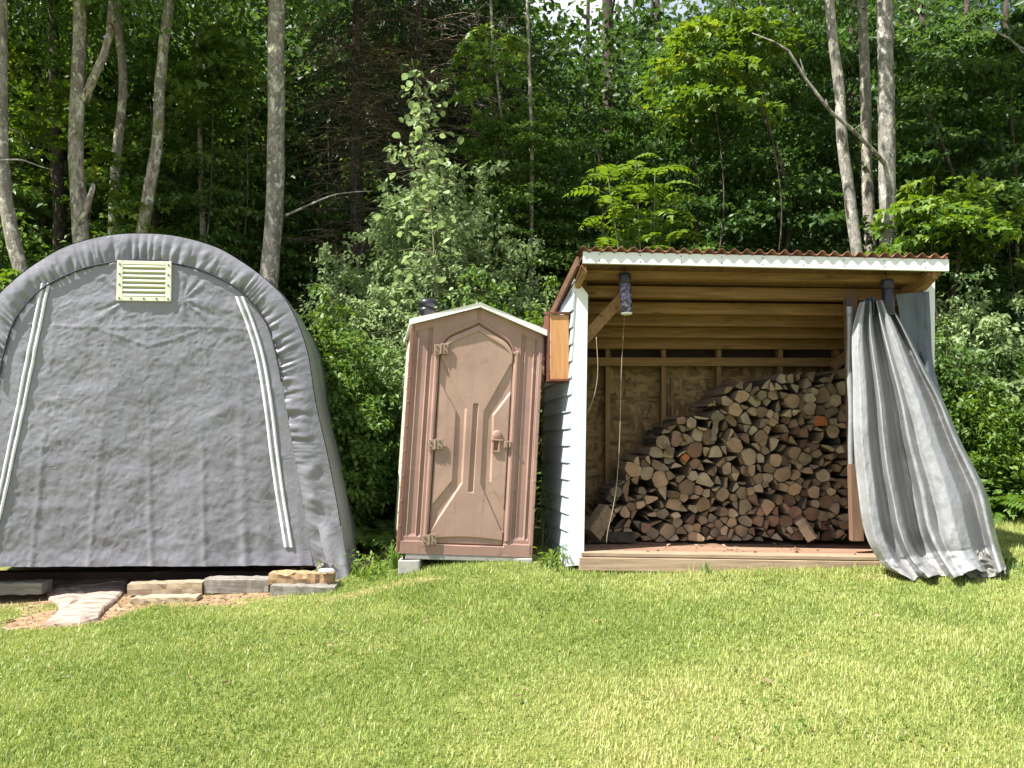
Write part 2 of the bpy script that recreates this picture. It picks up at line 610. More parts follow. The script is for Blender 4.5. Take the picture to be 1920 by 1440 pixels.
def endgrain(name, a, c):
    m, nt, b = nmat(name)
    v = coords(nt, (1, 1, 1))
    n = tex_noise(nt, v, 9, 6, 0.65)
    w = nt.nodes.new('ShaderNodeTexWave')
    w.wave_type = 'RINGS'; w.rings_direction = 'Y'
    w.inputs['Scale'].default_value = 26
    w.inputs['Distortion'].default_value = 2.5
    w.inputs['Detail'].default_value = 3
    oi = nt.nodes.new('ShaderNodeObjectInfo')
    of = nt.nodes.new('ShaderNodeVectorMath'); of.operation = 'ADD'
    cx = nt.nodes.new('ShaderNodeCombineXYZ')
    m1 = nt.nodes.new('ShaderNodeMath'); m1.operation = 'MULTIPLY_ADD'; m1.inputs[1].default_value = 0.12; m1.inputs[2].default_value = -0.06
    nt.links.new(oi.outputs['Random'], m1.inputs[0])
    nt.links.new(m1.outputs[0], cx.inputs['X']); nt.links.new(m1.outputs[0], cx.inputs['Z'])
    nt.links.new(coords(nt, (1, 1, 1), rnd=False), of.inputs[0]); nt.links.new(cx.outputs[0], of.inputs[1])
    nt.links.new(of.outputs[0], w.inputs['Vector'])
    ad = nt.nodes.new('ShaderNodeMath'); ad.operation = 'MULTIPLY_ADD'
    ad.inputs[1].default_value = 0.16
    nt.links.new(w.outputs['Fac'], ad.inputs[0]); nt.links.new(n.outputs['Fac'], ad.inputs[2])
    col = ramp(nt, ad.outputs[0], [(0.4, a), (0.85, c)])
    col = hsv_random(nt, col, 0.42)
    nt.links.new(col, b.inputs['Base Color'])
    b.inputs['Roughness'].default_value = 0.85
    b.inputs['Specular IOR Level'].default_value = 0.2
    bump(nt, b, ad.outputs[0], 0.5, 0.004)
    return m


M['end_pale'] = endgrain('pale_end_grain', (0.20, 0.148, 0.10), (0.395, 0.305, 0.212))
M['end_tan'] = endgrain('tan_end_grain', (0.19, 0.125, 0.078), (0.37, 0.255, 0.165))
M['end_red'] = endgrain('red_brown_end_grain', (0.145, 0.082, 0.055), (0.275, 0.165, 0.112))
M['end_orange'] = endgrain('orange_end_grain', (0.26, 0.075, 0.024), (0.36, 0.12, 0.04))
M['bark'] = simple('firewood_bark', [(0.3, (0.03, 0.022, 0.017)), (0.55, (0.065, 0.05, 0.036)), (0.75, (0.12, 0.095, 0.07))], 14, (1, 0.3, 1), rough=0.95, bstr=0.7, bdist=0.01, rnd=0.3)
M['splitface'] = simple('split_wood_face', [(0.3, (0.13, 0.09, 0.055)), (0.7, (0.27, 0.20, 0.13))], 12, (2, 0.2, 2), rough=0.85, bstr=0.5, rnd=0.25)
M['timber_pale'] = wood('pale_timber', (0.20, 0.145, 0.095), (0.42, 0.33, 0.225), 'x', knots=False, rough=0.9)
M['timber_grey'] = wood('grey_timber', (0.11, 0.10, 0.085), (0.28, 0.26, 0.225), 'x', knots=False, rough=0.9)
M['timber_tan'] = wood('tan_split_timber', (0.19, 0.115, 0.062), (0.39, 0.265, 0.145), 'x', knots=False, rough=0.9)
M['slab'] = simple('weathered_slab', [(0.3, (0.13, 0.09, 0.075)), (0.44, (0.30, 0.215, 0.175)), (0.58, (0.40, 0.31, 0.26)), (0.72, (0.36, 0.20, 0.135))], 5, (1, 3.5, 1), rough=0.9, bstr=0.9, bscale=9, bdist=0.02)

M['leaf_mid'] = leafmat('mid_green_leaves', (0.05, 0.11, 0.024), (0.13, 0.22, 0.048), 0.42, (0.21, 0.29, 0.07))
M['leaf_dark'] = leafmat('dark_green_leaves', (0.032, 0.078, 0.02), (0.085, 0.152, 0.036), 0.40, (0.15, 0.225, 0.055))
M['leaf_bright'] = leafmat('bright_green_leaves', (0.06, 0.125, 0.02), (0.13, 0.215, 0.035), 0.42, (0.22, 0.28, 0.05))
M['leaf_blue'] = leafmat('grey_green_leaves', (0.13, 0.205, 0.08), (0.31, 0.405, 0.185), 0.42, (0.40, 0.48, 0.26))
M['needles'] = leafmat('dark_needles', (0.016, 0.036, 0.014), (0.035, 0.065, 0.022), 0.15, (0.05, 0.08, 0.03))
M['deadtwig'] = simple('dead_twigs', [(0.3, (0.085, 0.06, 0.04)), (0.7, (0.21, 0.155, 0.105))], 9, rough=0.9, bstr=0)
M['bark_grey'] = barkmat('grey_bark', (0.13, 0.115, 0.09), (0.42, 0.38, 0.31), scale=1.6)
M['bark_moss'] = barkmat('mossy_bark', (0.09, 0.072, 0.055), (0.45, 0.40, 0.32), (0.14, 0.15, 0.03), 1.2, (0.12, 0.06, 0.045))
M['bark_pale'] = barkmat('pale_smooth_bark', (0.20, 0.185, 0.155), (0.38, 0.355, 0.31), None, 2.2, (0.06, 0.05, 0.035))
M['bark_dark'] = barkmat('dark_bark', (0.04, 0.03, 0.022), (0.12, 0.095, 0.075), None, 1.5)
M['stem'] = simple('green_stem', [(0.3, (0.10, 0.12, 0.05)), (0.7, (0.18, 0.18, 0.09))], 9, rough=0.8, bstr=0)
M['grass'] = leafmat('lawn_grass', (0.135, 0.212, 0.042), (0.355, 0.420, 0.125), 0.36, (0.56, 0.49, 0.26))


def ground_mat():
    m, nt, b = nmat('ground_soil')
    at = nt.nodes.new('ShaderNodeAttribute'); at.attribute_name = 'tint'
    sep = nt.nodes.new('ShaderNodeSeparateColor')
    nt.links.new(at.outputs['Color'], sep.inputs['Color'])
    v = coords(nt, (1, 1, 1), rnd=False)
    n = tex_noise(nt, v, 18, 8, 0.7)
    n2 = tex_noise(nt, v, 2.2, 6, 0.65)
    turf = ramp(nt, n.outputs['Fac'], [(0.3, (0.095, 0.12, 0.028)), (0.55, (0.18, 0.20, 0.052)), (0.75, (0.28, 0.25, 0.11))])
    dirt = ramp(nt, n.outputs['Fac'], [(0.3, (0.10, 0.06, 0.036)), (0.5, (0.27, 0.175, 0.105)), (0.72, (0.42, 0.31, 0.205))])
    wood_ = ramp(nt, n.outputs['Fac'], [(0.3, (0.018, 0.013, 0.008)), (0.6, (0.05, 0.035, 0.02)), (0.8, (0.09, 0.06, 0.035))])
    a = nt.nodes.new('ShaderNodeMix'); a.data_type = 'RGBA'
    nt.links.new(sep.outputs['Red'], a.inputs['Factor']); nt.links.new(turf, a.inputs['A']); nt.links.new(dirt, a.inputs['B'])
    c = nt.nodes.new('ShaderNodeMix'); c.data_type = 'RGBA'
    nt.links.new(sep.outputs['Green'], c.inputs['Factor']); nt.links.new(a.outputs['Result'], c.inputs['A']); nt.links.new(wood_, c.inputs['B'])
    nt.links.new(c.outputs['Result'], b.inputs['Base Color'])
    b.inputs['Roughness'].default_value = 0.95
    b.inputs['Specular IOR Level'].default_value = 0.1
    bump(nt, b, n.outputs['Fac'], 0.9, 0.02)
    return m


M['ground'] = ground_mat()
M['chips'] = leafmat('chips', (0.07, 0.04, 0.025), (0.27, 0.18, 0.105), 0.0, (0.33, 0.25, 0.16))

# ------------------------------------------------------------------ layout constants
TENT_C = W(264, 1085, 5.8)                       # middle of the tent front at the ground
TENT_N = Vector((math.sin(R(10)), -math.cos(R(10)), 0))
SHED_DIR = Vector((-0.155, 1.0, 0))              # the shed's depth direction, per metre of Y


def forest_edge(x):
    x = np.asarray(x, float)
    e = np.where(x > 2.9, 7.05, 7.2)
    return e + 0.25 * (vnoise(x * 1.3, x * 0 + 3.3, 5) - 0.5)


def dirt_mask(x, y):
    x, y = np.asarray(x, float), np.asarray(y, float)
    n = fbm(x * 2.2, y * 2.2, 11)
    n2 = fbm(x * 7, y * 7, 14)
    front = 5.47 + 0.10 * np.clip((x + 2.2) / 1.0, -1.2, 1.2) + n * 0.75 + n2 * 0.45
    m = np.clip((y - front) / 0.22, 0, 1) * np.clip((-1.28 - x) / 0.15, 0, 1) * np.clip((x + 4.5) / 0.4, 0, 1)
    # the worn tongue round the slab
    d = ((x + 3.02 - (y - 5.3) * 0.35) / 0.40) ** 2 + ((y - 5.30) / 0.36) ** 2 + n * 1.1
    m = np.maximum(m, np.clip((1.0 - d) / 0.35, 0, 1))
    # little worn spots by shed corner and along the tarp
    for cx, cy, rx, ry in ((0.33, 5.95, .16, .22), (2.62, 5.48, .22, .10), (-0.72, 5.55, .35, .10), (-1.15, 5.5, .3, .1)):
        d = ((x - cx) / rx) ** 2 + ((y - cy) / ry) ** 2 + n * 1.5
        m = np.maximum(m, 0.42 * np.clip((1 - d) / 0.6, 0, 1))
    return np.clip(m, 0, 1)


def lawn_ok(x, y):
    ok = y < forest_edge(x)
    ok &= ~((x < -1.30) & (y > 5.80))                           # tent
    ok &= ~((x > 0.40) & (x < 3.05) & (y > 5.74) & (y < 7.2))   # shed
    ok &= ~((x > -0.95) & (x < 0.2) & (y > 5.90))               # toilet
    return ok


# ------------------------------------------------------------------ ground
def build_ground():
    xs = np.unique(np.concatenate([np.linspace(-80, -8, 30), np.linspace(-8, 8, 161), np.linspace(8, 80, 30)]))
    ys = np.unique(np.concatenate([np.linspace(-40, 1.5, 20), np.linspace(1.5, 9, 96), np.linspace(9, 90, 50)]))
    X, Y = np.meshgrid(xs, ys)
    Z = ground_z(X, Y) + 0.035 * fbm(X * 0.9, Y * 0.9, 3) * np.clip(np.abs(Y) / 3, 0, 1)
    V = np.stack([X, Y, Z], -1).reshape(-1, 3)
    dm = dirt_mask(X, Y).ravel()
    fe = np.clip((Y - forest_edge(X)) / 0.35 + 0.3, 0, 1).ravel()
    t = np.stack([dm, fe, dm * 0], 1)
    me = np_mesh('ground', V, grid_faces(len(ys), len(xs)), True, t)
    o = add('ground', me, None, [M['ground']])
    tag(o, kind='structure')


build_ground()


def build_grass():
    n = 620000
    x = RNG.uniform(-7.2, 7.2, n * 2)
    y = RNG.uniform(2.4, 7.4, n * 2)
    keep = (np.abs(x) < 0.72 * y + 2.0) & lawn_ok(x, y)
    dm = dirt_mask(x, y)
    keep &= RNG.random(len(x)) > np.clip(dm * 1.05, 0, 1) ** .6 * (0.93 + .06 * (vnoise(x * 9, y * 9, 23) > .45))
    dens = vnoise(x * 6, y * 6, 21) * 0.5 + vnoise(x * 20, y * 20, 22) * 0.5
    keep &= RNG.random(len(x)) < 0.5 + dens * 0.8
    x, y, dm = x[keep][:n], y[keep][:n], dm[keep][:n]
    n = len(x)
    z = ground_z(x, y) + 0.035 * fbm(x * 0.9, y * 0.9, 3) - 0.004
    patch = fbm(x * 0.9, y * 0.9, 31, 4)
    fine = fbm(x * 5, y * 5, 33, 3)
    L = 0.016 + 0.026 * RNG.random(n) ** 1.6 + 0.022 * fine + 0.012 * fbm(x * 2, y * 2, 38, 2)
    L = np.maximum(L, .012)
    L *= np.where(RNG.random(n) < 0.02, 1.8, 1.0)
    edge = np.clip(1 - (forest_edge(x) - y) / 0.45, 0, 1)
    L *= 1 + 1.2 * edge
    near = ((x > 0.35) & (x < 3.2) & (y > 5.55) & (y < 5.8)) | ((x > -0.95) & (x < .15) & (y > 8.15))
    L *= np.where(near, 1.5, 1.0)
    wd = 0.0024 + 0.0024 * RNG.random(n)
    az = RNG.uniform(0, 2 * np.pi, n)
    lean = RNG.uniform(0.08, 0.95, n)
    dx, dy = np.cos(az), np.sin(az)
    px, py = -dy, dx
    B = np.stack([x, y, z], 1)
    S = np.stack([px, py, np.zeros(n)], 1) * wd[:, None]
    T = np.stack([dx * np.sin(lean), dy * np.sin(lean), np.cos(lean)], 1) * L[:, None]
    Mid = np.stack([dx * np.sin(lean * .5), dy * np.sin(lean * .5), np.cos(lean * .5)], 1) * (L * 0.55)[:, None]
    V = np.empty((n, 5, 3))
    V[:, 0], V[:, 1] = B - S * .5, B + S * .5
    V[:, 2], V[:, 3] = B + Mid + S * .45, B + Mid - S * .45
    V[:, 4] = B + T
    base = np.arange(n)[:, None] * 5
    F = np.concatenate([base + np.array([[0, 1, 2]]), base + np.array([[0, 2, 3]]), base + np.array([[3, 2, 4]])])
    tint = np.clip(0.40 + 0.85 * patch + 0.7 * fine + 0.5 * fbm(x * .35 + 4, y * .55, 37, 2) + RNG.normal(0, 0.20, n), 0, 0.85)
    straw = RNG.random(n) < np.clip(0.09 + 0.6 * patch + dm * 0.8, 0.03, 0.9)
    tint = np.where(straw, RNG.uniform(0.8, 1.0, n), tint)
    me = np_mesh('grass', V.reshape(-1, 3), F, False, np.repeat(tint, 5))
    o = add('grass', me, None, [M['grass']])
    tag(o, 'short sunlit mown lawn grass with yellowish dry patches', 'grass', kind='stuff')


build_grass()

# ------------------------------------------------------------------ garage tent
OUT_R = [(262, 438), (330, 443), (400, 462), (450, 489), (500, 526), (540, 570), (574, 652), (592, 757), (615, 859), (634, 960), (645, 1040), (652, 1094)]
INN_R = [(262, 487), (319, 493), (375, 506), (431, 532), (465, 559), (499, 604), (517, 660), (529, 720), (543, 800), (560, 900), (577, 1000), (587, 1060)]


def smooth_curve(pts, n):
    """Catmull-Rom through pts resampled to n points by arc length"""
    P = np.array(pts, float)
    P = np.vstack([2 * P[0] - P[1], P, 2 * P[-1] - P[-2]])
    out = []
    for i in range(1, len(P) - 2):
        for t in np.linspace(0, 1, 24, endpoint=False):
            a, b, c, d = P[i - 1], P[i], P[i + 1], P[i + 2]
            out.append(0.5 * ((2 * b) + (-a + c) * t + (2 * a - 5 * b + 4 * c - d) * t * t + (-a + 3 * b - 3 * c + d) * t ** 3))
    out.append(P[-2])
    out = np.array(out)
    s = np.concatenate([[0], np.cumsum(np.linalg.norm(np.diff(out, axis=0), axis=1))])
    q = np.linspace(0, s[-1], n)
    return np.stack([np.interp(q, s, out[:, k]) for k in range(out.shape[1])], 1)


def tent_pt(px, py):
    return Wplane(px, py, TENT_C, TENT_N)


def both_sides(pts):
    left = [(526 - x, y) for x, y in pts[:0:-1]]
    return left + list(pts)


def build_tent():
    root = empty('garage_tent', TENT_C, 'grey round-top fabric garage tent closed in front, with a cream vent at its peak', 'tent')
    org = np.array(TENT_C)
    nrm = np.array(TENT_N)
    back = -nrm
    n = 620
    oc = smooth_curve(both_sides(OUT_R), n)
    ic = smooth_curve(both_sides(INN_R), n)
    O = np.array([tent_pt(*p) for p in oc])
    I = np.array([tent_pt(*p) for p in ic])
    # gathered band between rim and seam
    rows = 16
    k = np.linspace(0, 1, n)
    V = []
    arc = np.abs(k - 0.5) * 2
    gather = np.clip(1.15 - np.clip(arc - 0.46, 0, 1) * 3.4, 0.06, 1)
    ph = k * 84 + 3.2 * vnoise(k * 34, k * 0, 8) + 3.0 * vnoise(k * 13, k * 0, 9) + 1.2 * vnoise(k * 90, k * 0, 7)
    for r in range(rows):
        t = r / (rows - 1)                      # 0 rim .. 1 seam
        P = O * (1 - t) + I * t
        pl = (np.abs(np.sin(ph * np.pi + t * 0.8)) - 0.5)
        pl2 = fbm(k * 170 + t * 1.5, k * 0 + t * 2.0, 12, 2)
        amp = (0.0015 + 0.026 * t ** 1.5) * gather
        bulge = 0.014 * math.sin(math.pi * t) - 0.004 * t
        big = (0.03 * fbm(k * 18, k * 0 + t * 1.3, 44, 3) + .035 * fbm(k * 60, k * 0 + t * 2.2, 46, 3)) * (1 - gather * .7) * 1.3
        d = bulge + amp * pl * (0.15 + 1.5 * vnoise(k * 38, k * 0, 15)) + amp * 1.1 * pl2 * (0.5 + t) + big * math.sin(math.pi * t)
        V.append(P + nrm * d[:, None])
    V = np.array(V).reshape(-1, 3) - org
    add('gathered_edge_band', np_mesh('gathered_edge_band', V, grid_faces(rows, n, True), True), root, [M['tent']])
    # dark seam cord along the inside of the band
    mb = MB()
    sel = [i for i in range(n) if oc[i][1] < 700]
    sel = sel[::4]
    mb.tube([I[i] + nrm * 0.012 for i in sel], 0.0065, 6)
    mb.build('edge_cord', M['seam'], root, True)
    # front panel
    nr, nc = 190, 260
    right = smooth_curve(INN_R, 400)
    ytop, ybot = 487.2, 1060.0
    rowsY = ytop + (ybot - ytop) * np.linspace(0, 1, nr) ** 1.25
    V = np.zeros((nr, nc, 3))
    for r, yy in enumerate(rowsY):
        xr = np.interp(yy, right[:, 1], right[:, 0])
        xl = 526 - xr
        xs = np.linspace(xl, xr, nc)
        sag = np.where(yy > 1040, 3.5 * fbm(xs * 0.02, xs * 0, 5) + 4.0 * (1 - (xs - 264) / 330.0) * 0.5, 0)
        for c, xx in enumerate(xs):
            V[r, c] = tent_pt(xx, yy + sag[c])
    px = (V[..., 0] - org[0])
    pz = V[..., 2]
    d = 0.040 * fbm(px * 1.2, pz * 0.8, 61, 3)
    d += 0.007 * fbm(px * 5.5 + pz * 2.1, pz * 6.4, 62, 3)
    d += 0.010 * (ridged(px * 3.2, pz * 4.6, 63, 2) - 0.6)
    d += 0.005 * (ridged(px * 9 + pz * 3, pz * 12, 66, 3) - 0.6)
    d += 0.0042 * (ridged(px * 22 - pz * 9, pz * 27, 67, 2) - 0.6) * (.4 + 1.2 * vnoise(px * 2.5, pz * 2.5, 69))
    low = np.clip((1.7 - pz) / 1.2, 0, 1)
    for fx, a, w in ((-0.72, .012, .02), (-0.33, .010, .02), (0.05, .010, .02), (0.42, .010, .02), (0.70, .024, .035), (0.93, -.030, .07), (1.10, .02, .03), (-1.05, .02, .04)):
        cx = fx + 0.05 * (pz - 1.0) * np.sign(fx) * -1 + 0.03 * fbm(pz * 1.5, pz * 0 + fx, 70)
        d += a * np.exp(-((px - cx) / w) ** 2) * (0.10 + 0.60 * low) * (.5 + vnoise(pz * 2.5 + fx * 9, pz * 0, 68))
    # horizontal fold crease and the v creases under the vent
    zc = tent_pt(264, 613).z
    d += 0.004 * np.exp(-((pz - zc - 0.012 * np.sin(px * 4)) / 0.010) ** 2)
    for sgn in (-1, 1):
        d += 0.007 * 0.5 * np.exp(-((pz - (zc - 0.145 + 0.36 * np.abs(px))) / 0.012) ** 2) * np.clip((0.42 - np.abs(px)) / 0.1, 0, 1) * 0.6
    # pull wrinkles from the vent's lower corners
    vz = tent_pt(264, 560).z
    for sgn in (-1, 1):
        ax, az = sgn * 0.2 + 0.04, vz
        ang = np.arctan2(pz - az, (px - ax) * sgn)
        rr = np.hypot(px - ax, pz - az)
        d += 0.0055 * np.sin(ang * 9 + 5 * vnoise(rr * 5, ang * 2, 75)) * np.exp(-rr / 0.30) * np.clip(rr / .09, 0, 1) * np.clip(px * sgn * 6 - 0.6, 0, 1)
    edgefall = np.minimum(np.linspace(0, 1, nc), np.linspace(1, 0, nc)) * 14
    d = d * np.clip(edgefall, 0.15, 1)[None, :]
    d -= 0.004
    # bottom hem rolls slightly forward
    hem = np.clip((np.arange(nr) - (nr - 8)) / 8.0, 0, 1)
    d += (0.012 * hem)[:, None]
    PANEL = V.copy()
    Vd = V + nrm * d[..., None]
    me = np_mesh('front_panel', Vd.reshape(-1, 3) - org, grid_faces(nr, nc, True), True)
    add('front_panel', me, root, [M['tent']])

    def surf(px_, py_):
        p = np.array(tent_pt(px_, py_))
        i = np.argmin(((V - p) ** 2).sum(-1).ravel())
        return p + nrm * (d.ravel()[i] + 0.004)
    # zippers: two white tapes each
    zr = [(449, 556), (470, 610), (488, 672), (503, 760), (514, 850), (525, 930), (535, 990), (541, 1026)]
    zl = [(86, 531), (74, 590), (60, 660), (43, 745), (25, 830), (6, 920), (-12, 990), (-20, 1026)]
    for path in (zl, zr):
        c = smooth_curve(path, 60)
        zroot = None
        mb = MB()
        for off in (-5.5, 5.5):
            vs = []
            for q in c:
                for wv in (-3.2, -1.5, 1.5, 3.2):
                    p = surf(q[0] + off + wv, q[1]) + nrm * (0.010 if abs(wv) < 2 else 0.003)
                    vs.append(p)
            m = len(vs) // 4
            fs = [(i * 4 + j, i * 4 + j + 1, i * 4 + 5 + j, i * 4 + 4 + j)[::-1] for i in range(m - 1) for j in range(3)]
            mb.add(vs, fs, 0)
        vs = []
        for q in c:
            for wv in (-2.4, 2.4):
                vs.append(surf(q[0] + wv, q[1]) + nrm * 0.005)
        mb.add(vs, [(i * 2, i * 2 + 1, i * 2 + 3, i * 2 + 2)[::-1] for i in range(len(vs) // 2 - 1)], 1)
        mb.build('zipper', [M['ziptape'], M['tent']], root, True)
    # roof and side cover
    depth = 3.3
    nd = 60
    V = []
    cen = np.array(tent_pt(264, 800))
    for j in range(nd):
        t = j / (nd - 1)
        q = O + back * (t * depth)
        e_ = math.sin(min(1, t * 7) * math.pi / 2)
        sc = 1 + 0.014 * e_ + 0.004 * math.cos(t * 3 * 2 * math.pi)
        v = cen + back * (t * depth) + (q - (cen + back * t * depth)) * sc
        lowf = np.clip((1.9 - O[:, 2]) / 1.5, 0, 1)
        v = v + np.sign(O[:, 0] - cen[0])[:, None] * np.array([1.0, 0, 0]) * (0.075 * e_ * lowf ** 1.3)[:, None]
        dd = 0.02 * fbm(k * 12, k * 0 + t * 6, 81, 4)
        out = (q - cen - back * (t * depth))
        out /= np.linalg.norm(out, axis=1)[:, None]
        V.append(v + out * (dd * min(1, t * 8))[:, None])
    V = np.array(V).reshape(-1, 3) - org
    add('cover', np_mesh('cover', V, grid_faces(nd, n, False), True), root, [M['tent']])
    # closed back end
    e = O[::10] + back * depth
    ctr = e.mean(0)
    mb = MB()
    mb.add([ctr] + list(e), [(0, i, i + 1) for i in range(1, len(e))] + [(0, len(e), 1)], 0)
    mb.build('back_panel', M['tent'], root)
    # corner flap reaching the ground
    nr2, nc2 = 50, 16
    Lc = smooth_curve([(597, 985), (604, 1020), (616, 1055), (630, 1085), (640, 1112)], nr2)
    Rc = smooth_curve([(640, 985), (645, 1020), (652, 1055), (660, 1085), (666, 1104)], nr2)
    V = np.zeros((nr2, nc2, 3))
    for r in range(nr2):
        for c_ in range(nc2):
            s = c_ / (nc2 - 1)
            p = np.array(tent_pt(*(Lc[r] * (1 - s) + Rc[r] * s)))
            V[r, c_] = p + nrm * (0.02 + 0.03 * math.sin(s * math.pi) + 0.02 * math.sin(s * 7 + r * .05) * (r / nr2) + 0.05 * (r / nr2))
    add('corner_flap', np_mesh('corner_flap', V.reshape(-1, 3) - org, grid_faces(nr2, nc2, True), True), root, [M['tent']])
    # vent
    vr = MB()
    c0 = tent_pt(272, 528)
    ux = Vector((TENT_N.y * -1, TENT_N.x, 0)).normalized()
    Mx = Matrix((ux, -TENT_N, Vector((0, 0, 1)))).transposed()
    Rr = Matrix.Rotation(R(0.9), 3, TENT_N) @ Mx
    wv, hv = 0.385, 0.305
    fo = TENT_N * 0.012

    def vp(x, z, y=0.0):
        return c0 + fo + Rr @ Vector((x, -y, z))
    for (cx, cz, sx, sz) in ((-wv / 2 + .021, 0, .042, hv), (wv / 2 - .021, 0, .042, hv), (0, hv / 2 - .014, wv - .086, .028), (0, -hv / 2 + .019, wv - .086, .038)):
        vr.box(vp(cx, cz), (sx, 0.03, sz), Rr)
    vent = vr.build('vent', M['ventplastic'], root, bevel=0.003)
    pl = MB()
    pl.box(vp(0, 0, -0.02), (wv - .05, 0.006, hv - .03), Rr)
    o = pl.build('vent_back', M['seam'], None, origin=TENT_C)
    o.location = (0, 0, 0); o.parent = vent
    nsl = 7
    for i in range(nsl):
        zz = hv / 2 - 0.042 - i * (hv - .078) / (nsl - 1) * 0.97
        b = MB()
        rot = Rr @ Matrix.Rotation(R(-32), 3, 'X')
        b.box(vp(0, zz, 0.001), (wv - .088, 0.026, 0.020), rot)
        o = b.build('slat', M['ventplastic'], None, origin=TENT_C)
        o.location = (0, 0, 0); o.parent = vent
    spots = [(-wv / 2 + .02, z) for z in (.125, .05, -.03, -.135)] + [(wv / 2 - .02, z) for z in (.125, .05, -.03, -.135)] + [(x, -hv / 2 + .018) for x in (-.09, 0, .09)]
    for (x, z) in spots:
        b = MB()
        b.box(vp(x, z, 0.0155), (0.011, 0.006, 0.011), Rr)
        o = b.build('screw', M['screw'], None, origin=TENT_C)
        o.location = (0, 0, 0); o.parent = vent
    # bottom steel rail of frame seen in the gap
    fr = MB()
    for s in (-1, 1):
        x = TENT_C.x + s * 1.28
        fr.tube([(x, 5.95, TENT_C.z + .05), (x, 9.0, TENT_C.z + .25)], 0.02, 8)
    fr.build('base_rail', M['concrete'], root, True)


build_tent()


def irregular_beam(p0, p1, w, h, mat, name, label, cat, seed, group=None, rough=0.0025):
    """old timber with worn uneven faces; p0,p1 world ends along roughly X"""
    rnd = random.Random(seed)
    p0, p1 = Vector(p0), Vector(p1)
    n = 16
    x = (p1 - p0).normalized()
    y = Vector((0, 0, 1)).cross(x).normalized()
    z = x.cross(y)
    prof = [(-.5, -.5), (0, -.5), (.5, -.5), (.5, 0), (.5, .46), (.44, .5), (0, .5), (-.44, .5), (-.5, .44), (-.5, 0)]
    V = []
    for i in range(n):
        t = i / (n - 1)
        c = p0.lerp(p1, t)
        for a, b in prof:
            j = Vector((0, rnd.gauss(0, rough), rnd.gauss(0, rough)))
            V.append(c + y * (a * w + j.y) + z * (b * h + j.z))
    k = len(prof)
    F = [[i * k + a, i * k + (a + 1) % k, (i + 1) * k + (a + 1) % k, (i + 1) * k + a] for i in range(n - 1) for a in range(k)]
    mb = MB()
    mb.add(V, F, 0)
    mb.add(V[:k], [list(range(k))[::-1]], 0)
    mb.add(V[-k:], [list(range(k))], 0)
    o = mb.build(name, mat, None, False, origin=(p0 + p1) / 2)
    return tag(o, label, cat, group)


def timbers():
    g = 'old timbers under the tent front'
    irregular_beam(W(-90, 1103, 5.78), W(88, 1100, 5.80), .14, .085, M['timber_grey'], 'timber', 'dark low timber under the tent, left of the pinkish slab', 'timber', 1, g)
    irregular_beam(W(246, 1102, 5.80), W(384, 1100, 5.82), .13, .085, M['timber_pale'], 'timber', 'pale squared timber under the tent, just right of the pinkish slab', 'timber', 2, g)
    irregular_beam(W(252, 1124, 5.64), W(374, 1121, 5.66), .12, .04, M['timber_pale'], 'timber', 'thin cream board lying flat on the dirt in front of the pale timber', 'timber', 3, g)
    irregular_beam(W(389, 1096, 5.84), W(508, 1096, 5.86), .14, .105, M['timber_grey'], 'timber', 'dark grey timber in the middle of the row under the tent', 'timber', 4, g)
    irregular_beam(W(508, 1082, 5.82), W(626, 1082, 5.84), .14, .075, M['timber_tan'], 'timber', 'tan split timber on top, under the right end of the tent', 'timber', 5, g, .004)
    irregular_beam(W(512, 1106, 5.74), W(632, 1108, 5.74), .15, .09, M['timber_grey'], 'timber', 'pale grey timber at the ground below the tan split one', 'timber', 6, g)
    # sill behind, coloured near-black to stand for the shade of the gap
    irregular_beam(W(-90, 1080, 6.2), W(560, 1077, 6.24), .10, .07, M['darkvoid'], 'timber', 'long sill timber back under the tent, coloured dark for the shade of the gap', 'timber', 7, g)
    # small white stone by the flap
    mb = MB()
    c = W(612, 1070, 5.74)
    mb.lathe(c - Vector((0, 0, .02)), [(.02, 0), (.05, .008), (.055, .02), (.045, .034), (.015, .04)], 10)
    o = mb.build('stone', M['white'], None, True, origin=c)
    o.scale = (1.15, .7, .8)
    tag(o, 'small white stone on the tan timber beside the tent flap', 'stone')
    # slab
    poly = [(92, 1090), (150, 1085), (200, 1085), (242, 1084), (236, 1110), (216, 1132), (196, 1146), (184, 1164), (150, 1172), (108, 1176), (82, 1176), (104, 1160), (112, 1142), (92, 1128), (88, 1108)]
    base = []
    for (px, py) in poly:
        d = ray(px, py)
        # meet the ground
        t = 4.0
        for _ in range(30):
            p = Vector((0, 0, EYE)) + d * t
            t += (p.z - gz(p.x, p.y)) / -(d.z - 0.083)  if True else 0
        base.append(Vector((0, 0, EYE)) + d * t)
    c = sum(base, Vector()) / len(base)
    rnd = random.Random(4)
    rings = []
    for f, h in ((1.04, -0.03), (1.0, 0.025), (0.95, 0.036), (0.7, 0.040), (0.4, 0.043), (0.15, 0.04)):
        rings.append([Vector((c.x + (p.x - c.x) * f, c.y + (p.y - c.y) * f, gz(c.x + (p.x - c.x) * f, c.y + (p.y - c.y) * f) + h + rnd.gauss(0, .004))) for p in base])
    k = len(base)
    V = [v for r in rings for v in r]
    F = [[i * k + a, i * k + (a + 1) % k, (i + 1) * k + (a + 1) % k, (i + 1) * k + a] for i in range(len(rings) - 1) for a in range(k)]
    F.append([(len(rings) - 1) * k + a for a in range(k)])
    F = [f[::-1] for f in F]
    mb = MB(); mb.add(V, F)
    o = mb.build('flat_slab', M['slab'], None, False, origin=c)
    tag(o, 'flat weathered pinkish grey slab lying on the dirt before the tent', 'slab')


timbers()


